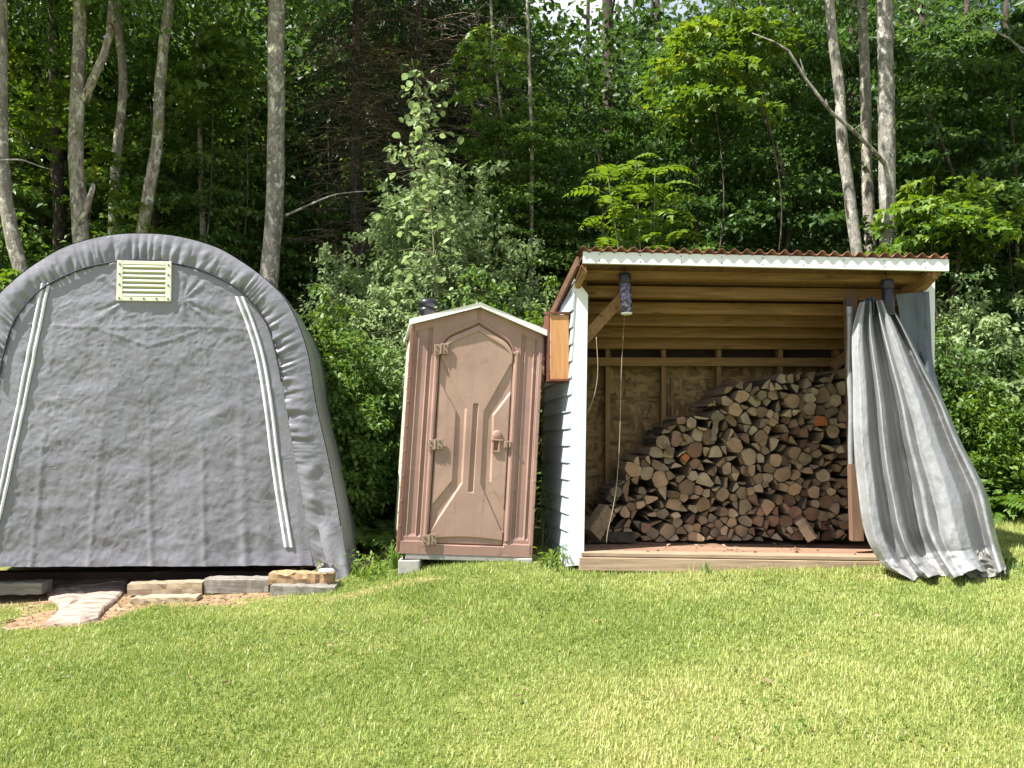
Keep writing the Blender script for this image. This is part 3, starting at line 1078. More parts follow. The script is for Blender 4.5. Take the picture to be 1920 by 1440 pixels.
def wood_chips():
    n = 900
    x = RNG.uniform(-4.2, -1.3, n); y = RNG.uniform(5.0, 5.85, n)
    k = dirt_mask(x, y) > .5
    x, y = x[k], y[k]; n = len(x)
    P = np.stack([x, y, ground_z(x, y) + 0.035 * fbm(x * .9, y * .9, 3) + .004 + .008 * RNG.random(n)], 1)
    az = RNG.uniform(0, 6.28, n)
    A = np.stack([np.cos(az), np.sin(az), RNG.normal(0, .15, n)], 1); N = RNG.normal(0, .3, (n, 3)); N[:, 2] += 1
    V, F, T = leaves_np(P, A, N, RNG.uniform(.015, .07, n), .28, .1, tint=RNG.random(n))
    o = add('wood_chips', np_mesh('wood_chips', V, F, False, T), None, [M['chips']])
    tag(o, 'bark crumbs and wood chips scattered on the bare dirt before the tent', 'wood chips', kind='stuff')


# ------------------------------------------------------------------ portable toilet
def sdseg(x, z, ax, az, bx, bz):
    dx, dz = bx - ax, bz - az
    t = np.clip(((x - ax) * dx + (z - az) * dz) / (dx * dx + dz * dz), 0, 1)
    return np.hypot(x - ax - t * dx, z - az - t * dz)


def sstep(a, b, x):
    t = np.clip((x - a) / (b - a), 0, 1)
    return t * t * (3 - 2 * t)


def build_toilet():
    base = W(872, 1041, 5.85)
    root = empty('portable_toilet', base, 'brown plastic portable toilet with a white roof, leaning to one side', 'portable toilet', rot=(0, R(3.2), R(10)))
    HW, ZE, ZA = 0.545, 1.86, 2.03
    root.scale = (.92, .92, .92)
    DL, DR, DB = -0.300, 0.305, 0.085

    def topz(x):
        return ZE + (ZA - ZE) * (1 - np.abs(x) / HW)

    def doortop(x, grow=0.0):
        ax = np.abs(x - 0.0025)
        hw = 0.3025 + grow
        c = 0.10
        drop = np.where(ax > hw - c, c * 0.9 * (1 - np.sqrt(np.clip(1 - ((ax - hw + c) / c) ** 2, 0, 1))), 0)
        return 1.735 + grow + 0.155 * (1 - ax / 0.30) - drop

    def door_sd(x, z):
        """>0 outside the door outline (rough distance)"""
        a = np.maximum(DL - x, x - DR)
        b = np.maximum(DB - z, z - doortop(np.clip(x, DL, DR)))
        return np.maximum(a, b * 0.95)

    # front wall relief
    nx, nz = 300, 460
    X = np.linspace(-HW, HW, nx)[None, :].repeat(nz, 0)
    T = np.linspace(0, 1, nz)[:, None].repeat(nx, 1)
    Z = T * topz(X)
    sd = door_sd(X, Z)
    h = np.zeros_like(X)
    h -= 0.045 * sstep(0.007, 0.003, sd)                                      # opening behind the door
    h += 0.014 * sstep(0.014, 0.020, sd) * sstep(0.046, 0.040, sd) * (Z > 0.12)   # raised rim
    notch = np.abs(X) < 0.014
    h -= 0.014 * (notch & (sd > 0.0) & (Z > 1.7))
    body = sstep(0.13, 0.16, Z) * sstep(topz(X) - 0.055, topz(X) - 0.095, Z)
    side = np.abs(X)
    h -= 0.016 * sstep(0.486, 0.490, side) * sstep(0.512, 0.508, side) * body   # outer groove
    h -= 0.020 * sstep(0.372, 0.377, side) * sstep(0.408, 0.400, side) * body   # inner groove
    h -= 0.010 * sstep(0.408, 0.413, side) * sstep(0.480, 0.474, side) * body   # sunk panel
    h += 0.010 * sstep(0.10, 0.13, Z) * sstep(0.17, 0.14, Z) * 0 + 0.008 * (Z < 0.10)
    h -= 0.008 * sstep(topz(X) - .006, topz(X) - 0.0, Z)
    V = np.stack([X, -h, Z], -1).reshape(-1, 3)
    add('front_wall', np_mesh('front_wall', V, grid_faces(nz, nx), True), root, [M['toilet']])
    # door relief
    nx, nz = 210, 520
    U = np.linspace(0, 1, nx)[None, :].repeat(nz, 0)
    X = DL + U * (DR - DL)
    T = np.linspace(0, 1, nz)[:, None].repeat(nx, 1)
    Z = DB + T * (doortop(X) - DB)
    vz = lambda v: 1.735 - v * (1.735 - DB)

    def P(u, v): return (DL + u * (DR - DL), vz(v))
    h = np.zeros_like(X)
    chan = np.zeros_like(X)
    # two bent channels, each between an inner and an outer line
    for inner, outer in (
        ([(.03, .095), (.395, .33), (.40, .70), (.03, .93)], [(.0, .20), (.255, .345), (.265, .69), (.0, .82)]),
        ([(.97, .095), (.64, .34), (.65, .70), (.97, .93)], [(1.0, .235), (.775, .355), (.79, .69), (1.0, .82)])):
        zi = [P(*q) for q in inner]; zo = [P(*q) for q in outer]
        zz = np.array([q[1] for q in zi]); xi = np.array([q[0] for q in zi])
        zo_ = np.array([q[1] for q in zo]); xo = np.array([q[0] for q in zo])
        XI = np.interp(Z, zz[::-1], xi[::-1]); XO = np.interp(Z, zo_[::-1], xo[::-1])
        lo, hi = np.minimum(XI, XO), np.maximum(XI, XO)
        inz = sstep(zz[-1] - .005, zz[-1] + .005, Z) * sstep(zz[0] + .005, zz[0] - .005, Z)
        c = sstep(lo - 0.003, lo + 0.006, X) * sstep(hi + 0.004, hi - 0.012, X) * inz
        up = sstep(zo_[-1], zo_[-1] + .01, Z) * sstep(zo_[0], zo_[0] - .01, Z)
        chan = np.maximum(chan, c)
    h -= 0.014 * chan
    sx0, sz0 = P(.49, .305); sx1, sz1 = P(.555, .742)
    xs = X - 0.0
    slot = sstep(sx0 - .002, sx0 + .003, xs) * sstep(sx1 + .002, sx1 - .003, xs) * sstep(sz1 - .003, sz1 + .003, Z) * sstep(sz0 + .003, sz0 - .003, Z)
    h -= 0.020 * slot
    # raised lip following the top and a bevelled border
    tz = doortop(X)
    h += 0.010 * sstep(tz - .062, tz - .05, Z) - 0.004 * sstep(tz - .03, tz - .02, Z)
    border = np.minimum(np.minimum(X - DL, DR - X), np.minimum(Z - DB, tz - Z))
    h -= 0.012 * sstep(0.010, 0.0, border)
    h -= 0.010 * sstep(DB + .045 + .02 * np.sin(U * np.pi), DB + .03 + .02 * np.sin(U * np.pi), Z)
    h += 0.004 * fbm(X * 4, Z * 3, 91, 3)
    V = np.stack([X, -h - 0.004, Z], -1).reshape(-1, 3)
    door = add('door', np_mesh('door', V, grid_faces(nz, nx), True), root, [M['door']])
    # hinges, latch
    for z in (1.655, 0.875, 0.11):
        mb = MB()
        mb.box((DL - .032, -.022, z), (.050, .012, .088), m=0)
        mb.box((DL + .034, -.022, z + .012), (.052, .012, .088), m=0)
        mb.tube([(DL, -.026, z - .035), (DL, -.026, z + .05)], .008, 8)
        hg = mb.build('hinge', [M['tanmetal']], None, False, bevel=.004)
        hg.parent = door
        for (sx, sz) in ((DL - .032, z + .02), (DL - .034, z - .02), (DL + .036, z + .034), (DL + .034, z - .010)):
            s = MB().box((sx, -.030, sz), (.012, .006, .012)).build('screw', M['screw'], None)
            s.parent = hg
    la = MB()
    lx, lz = 0.205, 0.985
    la.lathe((0, 0, 0), [(.045, 0), (.045, .012), (.036, .02), (.02, .026), (.004, .028)], 18)
    la2 = MB()
    for v in la.v: la2.v.append((lx + v[0] * .85, -.006 - v[2] * .6, lz + v[1] * .95))
    la2.f, la2.m = la.f, la.m
    la2.box((lx, -.014, lz - .040), (.098, .02, .012))
    la2.box((lx - .030, -.012, lz - .088), (.014, .016, .085)); la2.box((lx + .022, -.012, lz - .088), (.014, .016, .085)); la2.box((lx, -.012, lz - .134), (.07, .016, .012))
    lt = la2.build('latch', M['door'], None, False, bevel=.003); lt.parent = door
    s = MB().box((lx - .004, -.006, lz - .086), (.040, .004, .078)).build('latch_opening_shade', M['toiletdark'], None); s.parent = lt  # flat plate; its dark tone stands for the shaded opening
    s = MB().box((lx + .075, -.018, lz - .075), (.03, .02, .05)).box((lx + .095, -.02, lz - .05), (.06, .016, .014)).build('latch_bolt', M['tanmetal'], None, bevel=.003); s.parent = lt
    # body sides, back
    DP = 1.12
    for sgn, nm in ((-1, 'side_wall'), (1, 'side_wall')):
        n1, n2 = 80, 60
        Y = np.linspace(0.0, DP, n1)[None, :].repeat(n2, 0)
        Zs = np.linspace(0, 1, n2)[:, None].repeat(n1, 1) * ZE
        hh = 0.012 * (np.abs(((Y / DP * 7) % 1) - .5) < .3) * ((Zs > .12) & (Zs < ZE - .12))
        V = np.stack([sgn * (HW - .012 + hh * 0.9), Y, Zs], -1).reshape(-1, 3)
        o = add(nm, np_mesh(nm, V, grid_faces(n2, n1, sgn < 0), False), root, [M['creamside'] if sgn < 0 else M['toilet']])
    mb = MB(); mb.box((0, DP, ZE / 2), (HW * 2, .02, ZE)); mb.build('back_wall', M['toilet'], None).parent = root
    for sgn in (-1, 1):
        mb = MB(); mb.box((sgn * (HW - .006), .02, ZE / 2 - .01), (.034, .056, ZE - .03))
        mb.build('corner_trim', M['toiletdark'] if sgn < 0 else M['toilet'], None, bevel=.006).parent = root
        rv = MB()
        for i in range(9):
            rv.box((sgn * (HW + .0135), .02, .12 + i * .2), (.006, .014, .014))
            rv.box((sgn * (HW - .004), -.0095, .22 + i * .2), (.012, .005, .012))
        o = rv.build('rivets', M['tanmetal'], None); o.parent = root; o['kind'] = 'stuff'
    # roof: thick pitched lid
    ov = .022
    mb = MB()
    prof = [(-HW - ov, ZE - .012), (-HW - ov, ZE + .02), (-HW * .8, ZE + .062), (0, ZA + .040), (HW * .8, ZE + .062), (HW + ov, ZE + .02), (HW + ov, ZE - .012), (0, ZA + .004)]
    for y in (-.05, DP + .05):
        for x, z in prof: mb.v.append((x, y, z))
    k = len(prof)
    for i in range(k):
        mb.f.append([i, (i + 1) % k, k + (i + 1) % k, k + i]); mb.m.append(0)
    mb.f.append([0, 7, 3, 2, 1][::-1]); mb.f.append([7, 6, 5, 4, 3][::-1]); mb.m += [0, 0]
    mb.f.append([8, 15, 11, 10, 9]); mb.f.append([15, 14, 13, 12, 11]); mb.m += [0, 0]
    mb.f = [f[::-1] for f in mb.f]
    mb.build('roof', M['creamroof'], None, bevel=.008).parent = root
    # vent pipe at the back of the roof
    mb = MB()
    mb.lathe((-.39, .80, ZE + .02), [(.055, 0), (.055, .20), (.075, .21), (.078, .235), (.060, .25), (.060, .262), (.082, .275), (.080, .31), (.05, .335), (.01, .34)], 18)
    mb.build('vent_pipe', M['black'], None, True).parent = root
    # skid and blocks
    mb = MB(); mb.box((0.02, .02, -.022), (1.0, .05, .044)); mb.box((.02, .9, -.022), (1.0, .06, .044))
    mb.build('skid', M['concrete'], None, bevel=.006).parent = root
    for x in (-.43, .49):
        p = root.matrix_basis @ Vector((0, 0, 0))
        Mr = Matrix.Rotation(R(10), 4, 'Z') @ Matrix.Rotation(R(3.2), 4, 'Y')
        q = base + Mr @ (Vector((x, .10, -.05)) * .92)
        g = gz(q.x, q.y) - .03
        hgt = max(.05, q.z - g)
        o = MB().box((q.x, q.y, g + hgt / 2), (.16, .22, hgt)).build('support_block', M['concrete'], None, bevel=.008, origin=(q.x, q.y, g))
        tag(o, 'grey block propping the %s corner of the brown toilet' % ('higher, tent-side' if x < 0 else 'lower, shed-side'), 'block', 'blocks under the toilet')


build_toilet()

# ------------------------------------------------------------------ wood shed
SFL = W(1084, 1060, 5.75)


def sx(px, D):            # world x of a pixel column at depth D (taken near the eye line)
    return (px - 960) / FPX * D / (CP + 0.0)


def roof_z(x, y):
    """top plane of the roofing"""
    fl, fr = W(1095, 470, 5.46), W(1777, 482, 5.50)
    zf = fl.z + (fr.z - fl.z) * (x - fl.x) / (fr.x - fl.x)
    return zf - 0.25 * (y - 5.47)


def build_shed():
    root = empty('woodshed', (SFL.x, SFL.y, gz(SFL.x, SFL.y)), 'open-fronted white-trimmed woodshed with a corrugated roof and stacked firewood inside', 'shed')
    zg = root.location.z
    # floor: slightly sunk to the right
    fl, fr = W(1095, 1036, 5.70), W(1700, 1045, 5.74)

    def floor_z(x): return fl.z + (fr.z - fl.z) * (x - fl.x) / (fr.x - fl.x)
    xl, xr = fl.x - 0.02, fr.x + 0.42
    yl = lambda x: 5.70 + 0.016 * (x - fl.x)
    # deck boards run across
    for i in range(7):
        y0 = 0.0 + i * 0.145
        mb = MB()
        a = Vector((xl - .155 * y0, yl(xl) + y0 + .07, floor_z(xl) - .014))
        b = Vector((xr - .155 * y0, yl(xr) + y0 + .07, floor_z(xr) - .014))
        mb.beam(a, b, .139, .028)
        mb.build('deck_board', M['weathered'] if i == 0 else M['floor'], root, bevel=.004)
    mb = MB()
    mb.beam((xl - .015, yl(xl) + .012, floor_z(xl) - .032 - .05), (xr, yl(xr) + .012, floor_z(xr) - .032 - .05), .04, .098)
    mb.build('rim_beam', M['weathered'], root, bevel=.005)
    for px in (1112, 1185, 1290, 1400, 1462, 1560, 1640):
        q = W(px, 1062, 5.80)
        h = floor_z(q.x) - .13 - (gz(q.x, 5.8) - .04)
        MB().box((q.x, 5.84, gz(q.x, 5.8) - .04 + h / 2), (.10, .2, h)).build('support_block', M['timber_grey'], root, bevel=.006)
    # front left post with white trim
    pbl, pbr = W(1067, 1062, 5.74), W(1095, 1060, 5.74)
    ptl, ptr = W(1077, 518, 5.78), W(1103, 552, 5.78)
    d = Vector((-.155 * .09, .09, 0))
    mb = MB()
    mb.hexa([pbl, pbr, pbr + d, pbl + d, ptl, ptr, ptr + d, ptl + d])
    mb.build('corner_trim', M['white'], root, bevel=.004)
    mb = MB()
    s = Vector((.014, .1, 0))
    mb.beam(pbl + Vector((.05, .14, 0)), Vector((ptl.x + .055, ptl.y + .12, roof_z(ptl.x, 5.9) - .03)), .09, .09, up=(0, 1, 0))
    mb.build('post', M['pine_z'], root, bevel=.003)
    # right post
    prt, prb = W(1740, 536, 5.80), W(1737, 1062, 5.80)
    mb = MB(); mb.beam(prb, prt + Vector((0, 0, .04)), .085, .05, up=(0, 1, 0))
    mb.build('post', M['white'], root, bevel=.004)
    mb = MB(); a = W(1606, 1014, 5.92); mb.beam(a, Vector((a.x + .01, a.y, roof_z(a.x, 5.92) - .05)), .09, .06, up=(0, 1, 0))
    mb.build('post', M['redpost'], root, bevel=.004)
    # left wall: siding planks
    ff = Vector((pbl.x + .01, pbl.y + .03, 0))
    lean = (ptl.x - pbl.x) / (ptl.z - pbl.z)
    L = 1.10
    z0 = zg + 0.03
    dirv = Vector((SHED_DIR.x, SHED_DIR.y, 0)).normalized()
    nrm = Vector((-dirv.y, dirv.x, 0))          # outward = left
    i = 0
    z = z0
    while z < 2.75:
        zt = z + 0.137
        zr = lambda s: roof_z((ff + dirv * s).x, (ff + dirv * s).y) - 0.055
        s1 = L
        if zr(L) < z + .137:
            # plank runs up under the sloping roof: stop where the roof cuts it
            s1 = (zr(0) - zt) / max(1e-4, (zr(0) - zr(L)) / L)
            s1 = min(L, s1)
        if s1 < 0.06: break
        sag = -0.012
        mb = MB()

        def pt(s, zz, off):
            q = ff + dirv * s + nrm * off
            return Vector((q.x + lean * (zz - pbl.z), q.y, zz + sag * s * 1.0))
        mb.hexa([pt(0, z, .022), pt(0, z, .006), pt(s1, z, .006), pt(s1, z, .022), pt(0, zt, .008), pt(0, zt, .0), pt(s1, zt, 0), pt(s1, zt, .008)])
        mb.build('siding_plank', M['siding'], root)
        z += 0.1275
        i += 1
    # gable infill above the last full plank, sheathing behind the siding
    mb = MB()
    P0, P1 = ff + dirv * 0.02 - nrm * .004, ff + dirv * L - nrm * .004
    t0 = Vector((P0.x + lean * 2.0, P0.y, roof_z(P0.x, P0.y) - .04)); t1 = Vector((P1.x + lean * 1.8, P1.y, roof_z(P1.x, P1.y) - .04))
    b0, b1 = Vector((P0.x, P0.y, z0)), Vector((P1.x, P1.y, z0))
    q = -nrm * .014
    mb.hexa([b0, b0 + q, b1 + q, b1, t0, t0 + q, t1 + q, t1])
    mb.build('side_sheathing', M['siding'], root)
    # back wall
    yb = lambda x: 6.80 + .016 * (x - .3)
    bl, br = Vector((0.26, yb(.26), 0)), Vector((3.02, yb(3.0), 0))
    cuts = [0.26, 1.40, 2.62, 3.05]
    for a, b in zip(cuts[:-1], cuts[1:]):
        mb = MB()
        mb.hexa([(a + .003, yb(a), floor_z(a) - .03), (b - .003, yb(b), floor_z(b) - .03), (b - .003, yb(b) + .012, floor_z(b) - .03), (a + .003, yb(a) + .012, floor_z(a) - .03),
                 (a + .003, yb(a), W(1200, 686, 6.8).z), (b - .003, yb(b), W(1200, 686, 6.8).z), (b - .003, yb(b) + .012, W(1200, 686, 6.8).z), (a + .003, yb(a) + .012, W(1200, 686, 6.8).z)])
        mb.build('wall_panel', M['osb'], root)
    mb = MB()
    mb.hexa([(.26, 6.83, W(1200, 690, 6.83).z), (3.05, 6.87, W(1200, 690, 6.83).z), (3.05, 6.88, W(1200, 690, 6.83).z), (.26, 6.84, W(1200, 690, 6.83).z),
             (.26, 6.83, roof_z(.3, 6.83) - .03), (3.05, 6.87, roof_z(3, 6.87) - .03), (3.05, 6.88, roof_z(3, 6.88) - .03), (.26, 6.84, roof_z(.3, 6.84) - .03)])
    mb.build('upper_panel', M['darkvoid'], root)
    for px in (1138, 1242, 1345, 1460, 1565):
        b, t = W(px, 1010, 6.74), W(px + 1, 640, 6.74)
        mb = MB(); mb.beam(b, t, .085, .040, up=(1, 0, 0))
        mb.build('stud', M['pine_z'], root, bevel=.003)
    a, b = W(1040, 679, 6.70), W(1610, 680, 6.74)
    mb = MB(); mb.beam(a - Vector((0, .03, 0)), b - Vector((0, .03, 0)), .04, .075)
    mb.build('rail', M['rail'], root, bevel=.003)
    # ceiling purlins
    ys = [521, 556, 586, 609, 632, 653]
    Ds = [5.66, 5.87, 6.08, 6.28, 6.47, 6.64]
    for k, (py, D) in enumerate(zip(ys, Ds)):
        l = W(1100, py, D)
        xa = fl.x - .155 * (D - 5.70) - .02
        xb = 3.12 - .155 * (D - 5.7)
        slope = (.018, .016, .012, .009, .006, .004)[k]
        zb0 = l.z
        zl, zr_ = zb0, zb0 - slope * (xb - xa) * 0.6
        tl, tr = min(zl + .088, roof_z(xa, D) - .045), min(zr_ + .088, roof_z(xb, D) - .045)
        mb = MB()
        mb.hexa([(xa, D, zl), (xb, D + .03, zr_), (xb, D + .118, zr_), (xa, D + .088, zl), (xa, D, tl), (xb, D + .03, tr), (xb, D + .118, tr), (xa, D + .088, tl)])
        mb.build('purlin', M['pine_x'], root, bevel=.003)
    # roof deck under the sheet
    mb = MB()
    c = [(fl.x - .04, 5.50), (3.12, 5.54), (3.12 - .21, 6.95), (fl.x - .04 - .22, 6.95)]
    c = [(0.50, 5.50), (3.09, 5.53), (2.87, 6.95), (0.27, 6.95)]
    mb.hexa([(x, y, roof_z(x, y) - .042) for x, y in c] + [(x, y, roof_z(x, y) - .030) for x, y in c])
    mb.build('roof_deck', M['rake'], root)
    # rafters at both ends
    for x0, x1 in ((0.525, 0.40), (3.065, 2.93)):
        mb = MB()
        mb.beam((x0, 5.545, roof_z(x0, 5.545) - .045 - .045), (x1, 6.6, roof_z(x1, 6.6) - .045 - .045), .038, .088)
        mb.build('rafter', M['pine_y'], root, bevel=.003)
    # rake board outside left
    mb = MB()
    mb.beam((0.475, 5.49, roof_z(.475, 5.49) - .065), (0.255, 6.95, roof_z(.255, 6.95) - .065), .02, .075)
    mb.build('rake_board', M['rake'], root, bevel=.003)
    # soffit return at the right end
    mb = MB()
    mb.beam(W(1752, 513, 5.55), W(1722, 545, 5.80), .09, .022)
    mb.build('soffit_board', M['pine_y'], root)
    # fascia
    a, b = W(1093, 483, 5.485), W(1778, 498, 5.515)
    mb = MB(); mb.beam(a, b, .024, .088)
    mb.build('fascia', M['white'], root, bevel=.003)
    # corrugated sheets
    fl_, fr_ = W(1088, 470, 5.45), W(1779, 482, 5.49)
    nsheet = 3
    X0, X1 = fl_.x, fr_.x
    pitch = 0.0905
    for s in range(nsheet):
        xa = X0 + (X1 - X0) * s / nsheet - (.04 if s else 0)
        xb = X0 + (X1 - X0) * (s + 1) / nsheet
        ncol = int((xb - xa) / pitch * 12)
        nrow = 14
        xs = np.linspace(xa, xb, ncol)
        V = []
        for layer in (0, 1):
            for j in range(nrow):
                t = j / (nrow - 1)
                y0 = 5.447 + .015 * (xs - X0) + t * 1.52
                xx = xs - .155 * t * 1.52
                z = roof_z(xx, y0) + .012 + .017 * np.sin((xs - X0) / pitch * 2 * np.pi) + (0.002 * (s % 2)) - layer * .005
                z = z + .003 * fbm(xs * 3, xs * 0 + t * 5, s, 3)
                V.append(np.stack([xx, y0, z], 1))
        V = np.array(V).reshape(-1, 3)
        F1 = grid_faces(nrow, ncol)
        F2 = grid_faces(nrow, ncol, True) + nrow * ncol
        i = np.arange(ncol - 1)
        o_ = nrow * ncol
        e1 = np.stack([i, i + o_, i + 1 + o_, i + 1], 1)
        j0 = (nrow - 1) * ncol
        e2 = np.stack([j0 + i, j0 + i + 1, j0 + i + 1 + o_, j0 + i + o_], 1)
        me = np_mesh('roof_sheet', V - np.array(root.location), np.concatenate([F1, F2, e1, e2]), False)
        add('roof_sheet', me, root, [M['roofsheet']])
    # nail heads along the fascia
    for k in range(9):
        t = (k + .4) / 9
        for dz in (-.022, .022):
            c = a.lerp(b, t) + Vector((0, -.0135, dz))
            MB().box(c, (.007, .003, .007)).build('nail_head', M['screw'], root)
    # filler strip under the corrugations
    mb = MB(); mb.beam(W(1096, 472, 5.50) + Vector((0, .012, .004)), W(1777, 486, 5.53) + Vector((0, .012, .002)), .02, .035)
    mb.build('filler_strip', M['roofsheet'], root)
    # knee brace
    mb = MB(); mb.beam(W(1092, 640, 5.86), W(1178, 546, 5.86), .04, .085)
    mb.build('knee_brace', M['pine_y'], root, bevel=.003)
    mb = MB(); mb.beam(W(1560, 690, 6.60), W(1612, 645, 6.55), .04, .08)
    mb.build('knee_brace', M['pine_y'], root, bevel=.003)
    # far side wall (right)
    mb = MB()
    A, B = Vector((3.10, 5.90, 0)), Vector((2.95, 6.85, 0))
    mb.hexa([(A.x, A.y, floor_z(3.1) - .05), (A.x + .015, A.y, floor_z(3.1) - .05), (B.x + .015, B.y, floor_z(3.1) - .05), (B.x, B.y, floor_z(3.1) - .05),
             (A.x, A.y, roof_z(A.x, A.y) - .05), (A.x + .015, A.y, roof_z(A.x, A.y) - .05), (B.x + .015, B.y, roof_z(B.x, B.y) - .05), (B.x, B.y, roof_z(B.x, B.y) - .05)])
    mb.build('side_panel', M['osb'], root)
    return floor_z


floor_z = build_shed()


# ------------------------------------------------------------------ firewood
def clip_poly(poly, ax, ay, c):
    """keep ax*x+ay*y<=c"""
    out = []
    for i in range(len(poly)):
        p, q = poly[i], poly[(i + 1) % len(poly)]
        dp, dq = ax * p[0] + ay * p[1] - c, ax * q[0] + ay * q[1] - c
        if dp <= 0: out.append(p)
        if dp * dq < 0:
            t = dp / (dp - dq)
            out.append((p[0] + (q[0] - p[0]) * t, p[1] + (q[1] - p[1]) * t))
    return out


def in_poly(x, y, poly):
    c = False
    for i in range(len(poly)):
        (x1, y1), (x2, y2) = poly[i], poly[i - 1]
        if (y1 > y) != (y2 > y) and x < (x2 - x1) * (y - y1) / (y2 - y1) + x1: c = not c
    return c


PILE = [(1100, 1014), (1100, 985), (1128, 952), (1150, 930), (1166, 905), (1190, 868), (1225, 850), (1243, 822), (1262, 792), (1300, 785),
        (1335, 765), (1360, 742), (1378, 726), (1420, 720), (1465, 710), (1500, 704), (1545, 700), (1606, 698), (1606, 1014)]


def build_firewood():
    rnd = random.Random(21)
    pts = []
    tries = 0
    while tries < 16000:
        tries += 1
        x, y = rnd.uniform(1098, 1606), rnd.uniform(696, 1014)
        if not in_poly(x, y, PILE): continue
        r = rnd.choice((12, 14, 16, 18, 20, 24))
        if all((x - a) ** 2 + (y - b) ** 2 > (0.47 * (r + c)) ** 2 for a, b, c in pts):
            pts.append((x, y, r))
    g = 'split logs stacked in the woodshed'

    def cell(i):
        x, y, r = pts[i]
        h_ = r * .80 + 2
        poly = [(x + h_ * math.cos(q_), y + h_ * .92 * math.sin(q_)) for q_ in np.linspace(0, 2 * math.pi, 6)[:-1] + r + x]
        for j, (a, b, c) in enumerate(pts):
            if j == i: continue
            dx, dy = a - x, b - y
            d2 = dx * dx + dy * dy
            if d2 > 4900: continue
            w = 0.5 + 0.5 * (r * r - c * c) / (2.4 * d2)
            w = min(.68, max(.32, w))
            poly = clip_poly(poly, dx, dy, dx * (x + dx * w) + dy * (y + dy * w))
            if len(poly) < 3: return None
        poly = clip_poly(poly, 0, 1, 1014)
        return poly
    done = []
    for i, (x, y, r) in enumerate(pts):
        poly = cell(i)
        if not poly or len(poly) < 3: continue
        # drop very short edges, sometimes a corner, to get wedges
        q = []
        for k, p in enumerate(poly):
            a = poly[k - 1]
            if math.hypot(p[0] - a[0], p[1] - a[1]) > 4: q.append(p)
        if len(q) < 3: continue
        while len(q) > 3 and rnd.random() < .68: q.pop(rnd.randrange(len(q)))
        cx, cy = sum(p[0] for p in q) / len(q), sum(p[1] for p in q) / len(q)
        sh = rnd.uniform(.90, 1.0)
        q = [(cx + (p[0] - cx) * sh + rnd.uniform(-.8, .8), cy + (p[1] - cy) * sh + rnd.uniform(-.8, .8)) for p in q]
        # round one edge as bark side
        barkedge = rnd.randrange(len(q))
        out, isb = [], []
        for k in range(len(q)):
            a, b = q[k], q[(k + 1) % len(q)]
            ln = math.hypot(b[0] - a[0], b[1] - a[1])
            nx_, ny_ = (b[1] - a[1]) / (ln + 1e-6), -(b[0] - a[0]) / (ln + 1e-6)
            # outward normal sign
            if nx_ * ((a[0] + b[0]) / 2 - cx) + ny_ * ((a[1] + b[1]) / 2 - cy) < 0: nx_, ny_ = -nx_, -ny_
            n = 4 if k == barkedge else 3
            for t_ in range(n):
                t = t_ / n
                if t_ == 0: t = .07
                b_ = math.sin(math.pi * t) * ln * (.09 if k == barkedge else .0) + (rnd.uniform(-.7, .5) if t_ else 0)
                out.append((a[0] + (b[0] - a[0]) * t + nx_ * b_, a[1] + (b[1] - a[1]) * t + ny_ * b_))
                isb.append(k == barkedge)
        D = 6.30 + rnd.choice((0, 0, 0, 0, 1)) * rnd.uniform(0, .07) + rnd.uniform(-.04, .03)
        front = [W(px, py, D) for px, py in out]
        ctr = W(cx, cy, D)
        length = rnd.uniform(.36, .43)
        ax = Vector((-.155 + rnd.uniform(-.05, .05), 1, rnd.uniform(-.03, .03))) * length
        tilt = Vector((rnd.uniform(-.2, .2), 0, rnd.uniform(-.25, .15)))
        front = [p + Vector((0, tilt.dot(p - ctr), 0)) for p in front]
        mb = MB()
        k = len(front)
        V = [ctr + Vector((0, rnd.uniform(-.004, .004), 0))] + front + [ctr + (p - ctr) * .97 + ax for p in front]
        F, mi = [], []
        for a in range(k):
            b = (a + 1) % k
            mb.f.append([0, 1 + a, 1 + b]); mb.m.append(0)
            mb.f.append([1 + a, 1 + k + a, 1 + k + b, 1 + b]); mb.m.append(1 if isb[a] else 2)
        mb.f.append([1 + k + a for a in range(k)][::-1]); mb.m.append(0)
        mb.v = [tuple(v) for v in V]
        mb.f = [f[::-1] for f in mb.f]
        zone = vnoise(x * .012, y * .012, 3) + rnd.uniform(-.25, .25)
        u = rnd.random()
        if (abs(x - 1283) < 14 and abs(y - 868) < 12) or (abs(x - 1537) < 10 and abs(y - 782) < 12): em, lb = 'end_orange', 'bright orange-ended split log in the firewood stack'
        elif zone > .74 and x > 1280: em, lb = 'end_red', 'reddish brown split log in the firewood stack'
        elif u < .5: em, lb = 'end_pale', 'pale greyish split log in the firewood stack'
        elif u < .95: em, lb = 'end_tan', 'tan split log in the firewood stack'
        else: em, lb = 'end_red', 'reddish brown split log in the firewood stack'
        done.append((math.hypot(max(p[0] for p in out) - min(p[0] for p in out), max(p[1] for p in out) - min(p[1] for p in out)), em, lb, mb, ctr))
    done.sort(key=lambda q: -q[0])
    for _, em, lb, mb, ctr in done[:294]:
        tag(mb.build('firewood_log', [M[em], M['bark'], M['splitface']], None, origin=ctr), lb, 'firewood', g)
    rest = MB()
    for _, em, lb, mb, ctr in done[294:]:
        o_ = len(rest.v)
        rest.v += mb.v; rest.f += [[i + o_ for i in f] for f in mb.f]; rest.m += mb.m
    if rest.v:
        tag(rest.build('small_firewood', [M['end_tan'], M['bark'], M['splitface']], None, origin=done[-1][4]), 'smallest split pieces wedged between the logs of the firewood stack', 'firewood', kind='stuff')
    print('LOGS', len(done))

    # a few loose pieces in front of the stack
    def loose(name, p0, p1, w, h, mat, label, cat, seed, group=None):
        irregular_beam(p0, p1, w, h, mat, name, label, cat, seed, group, .003)
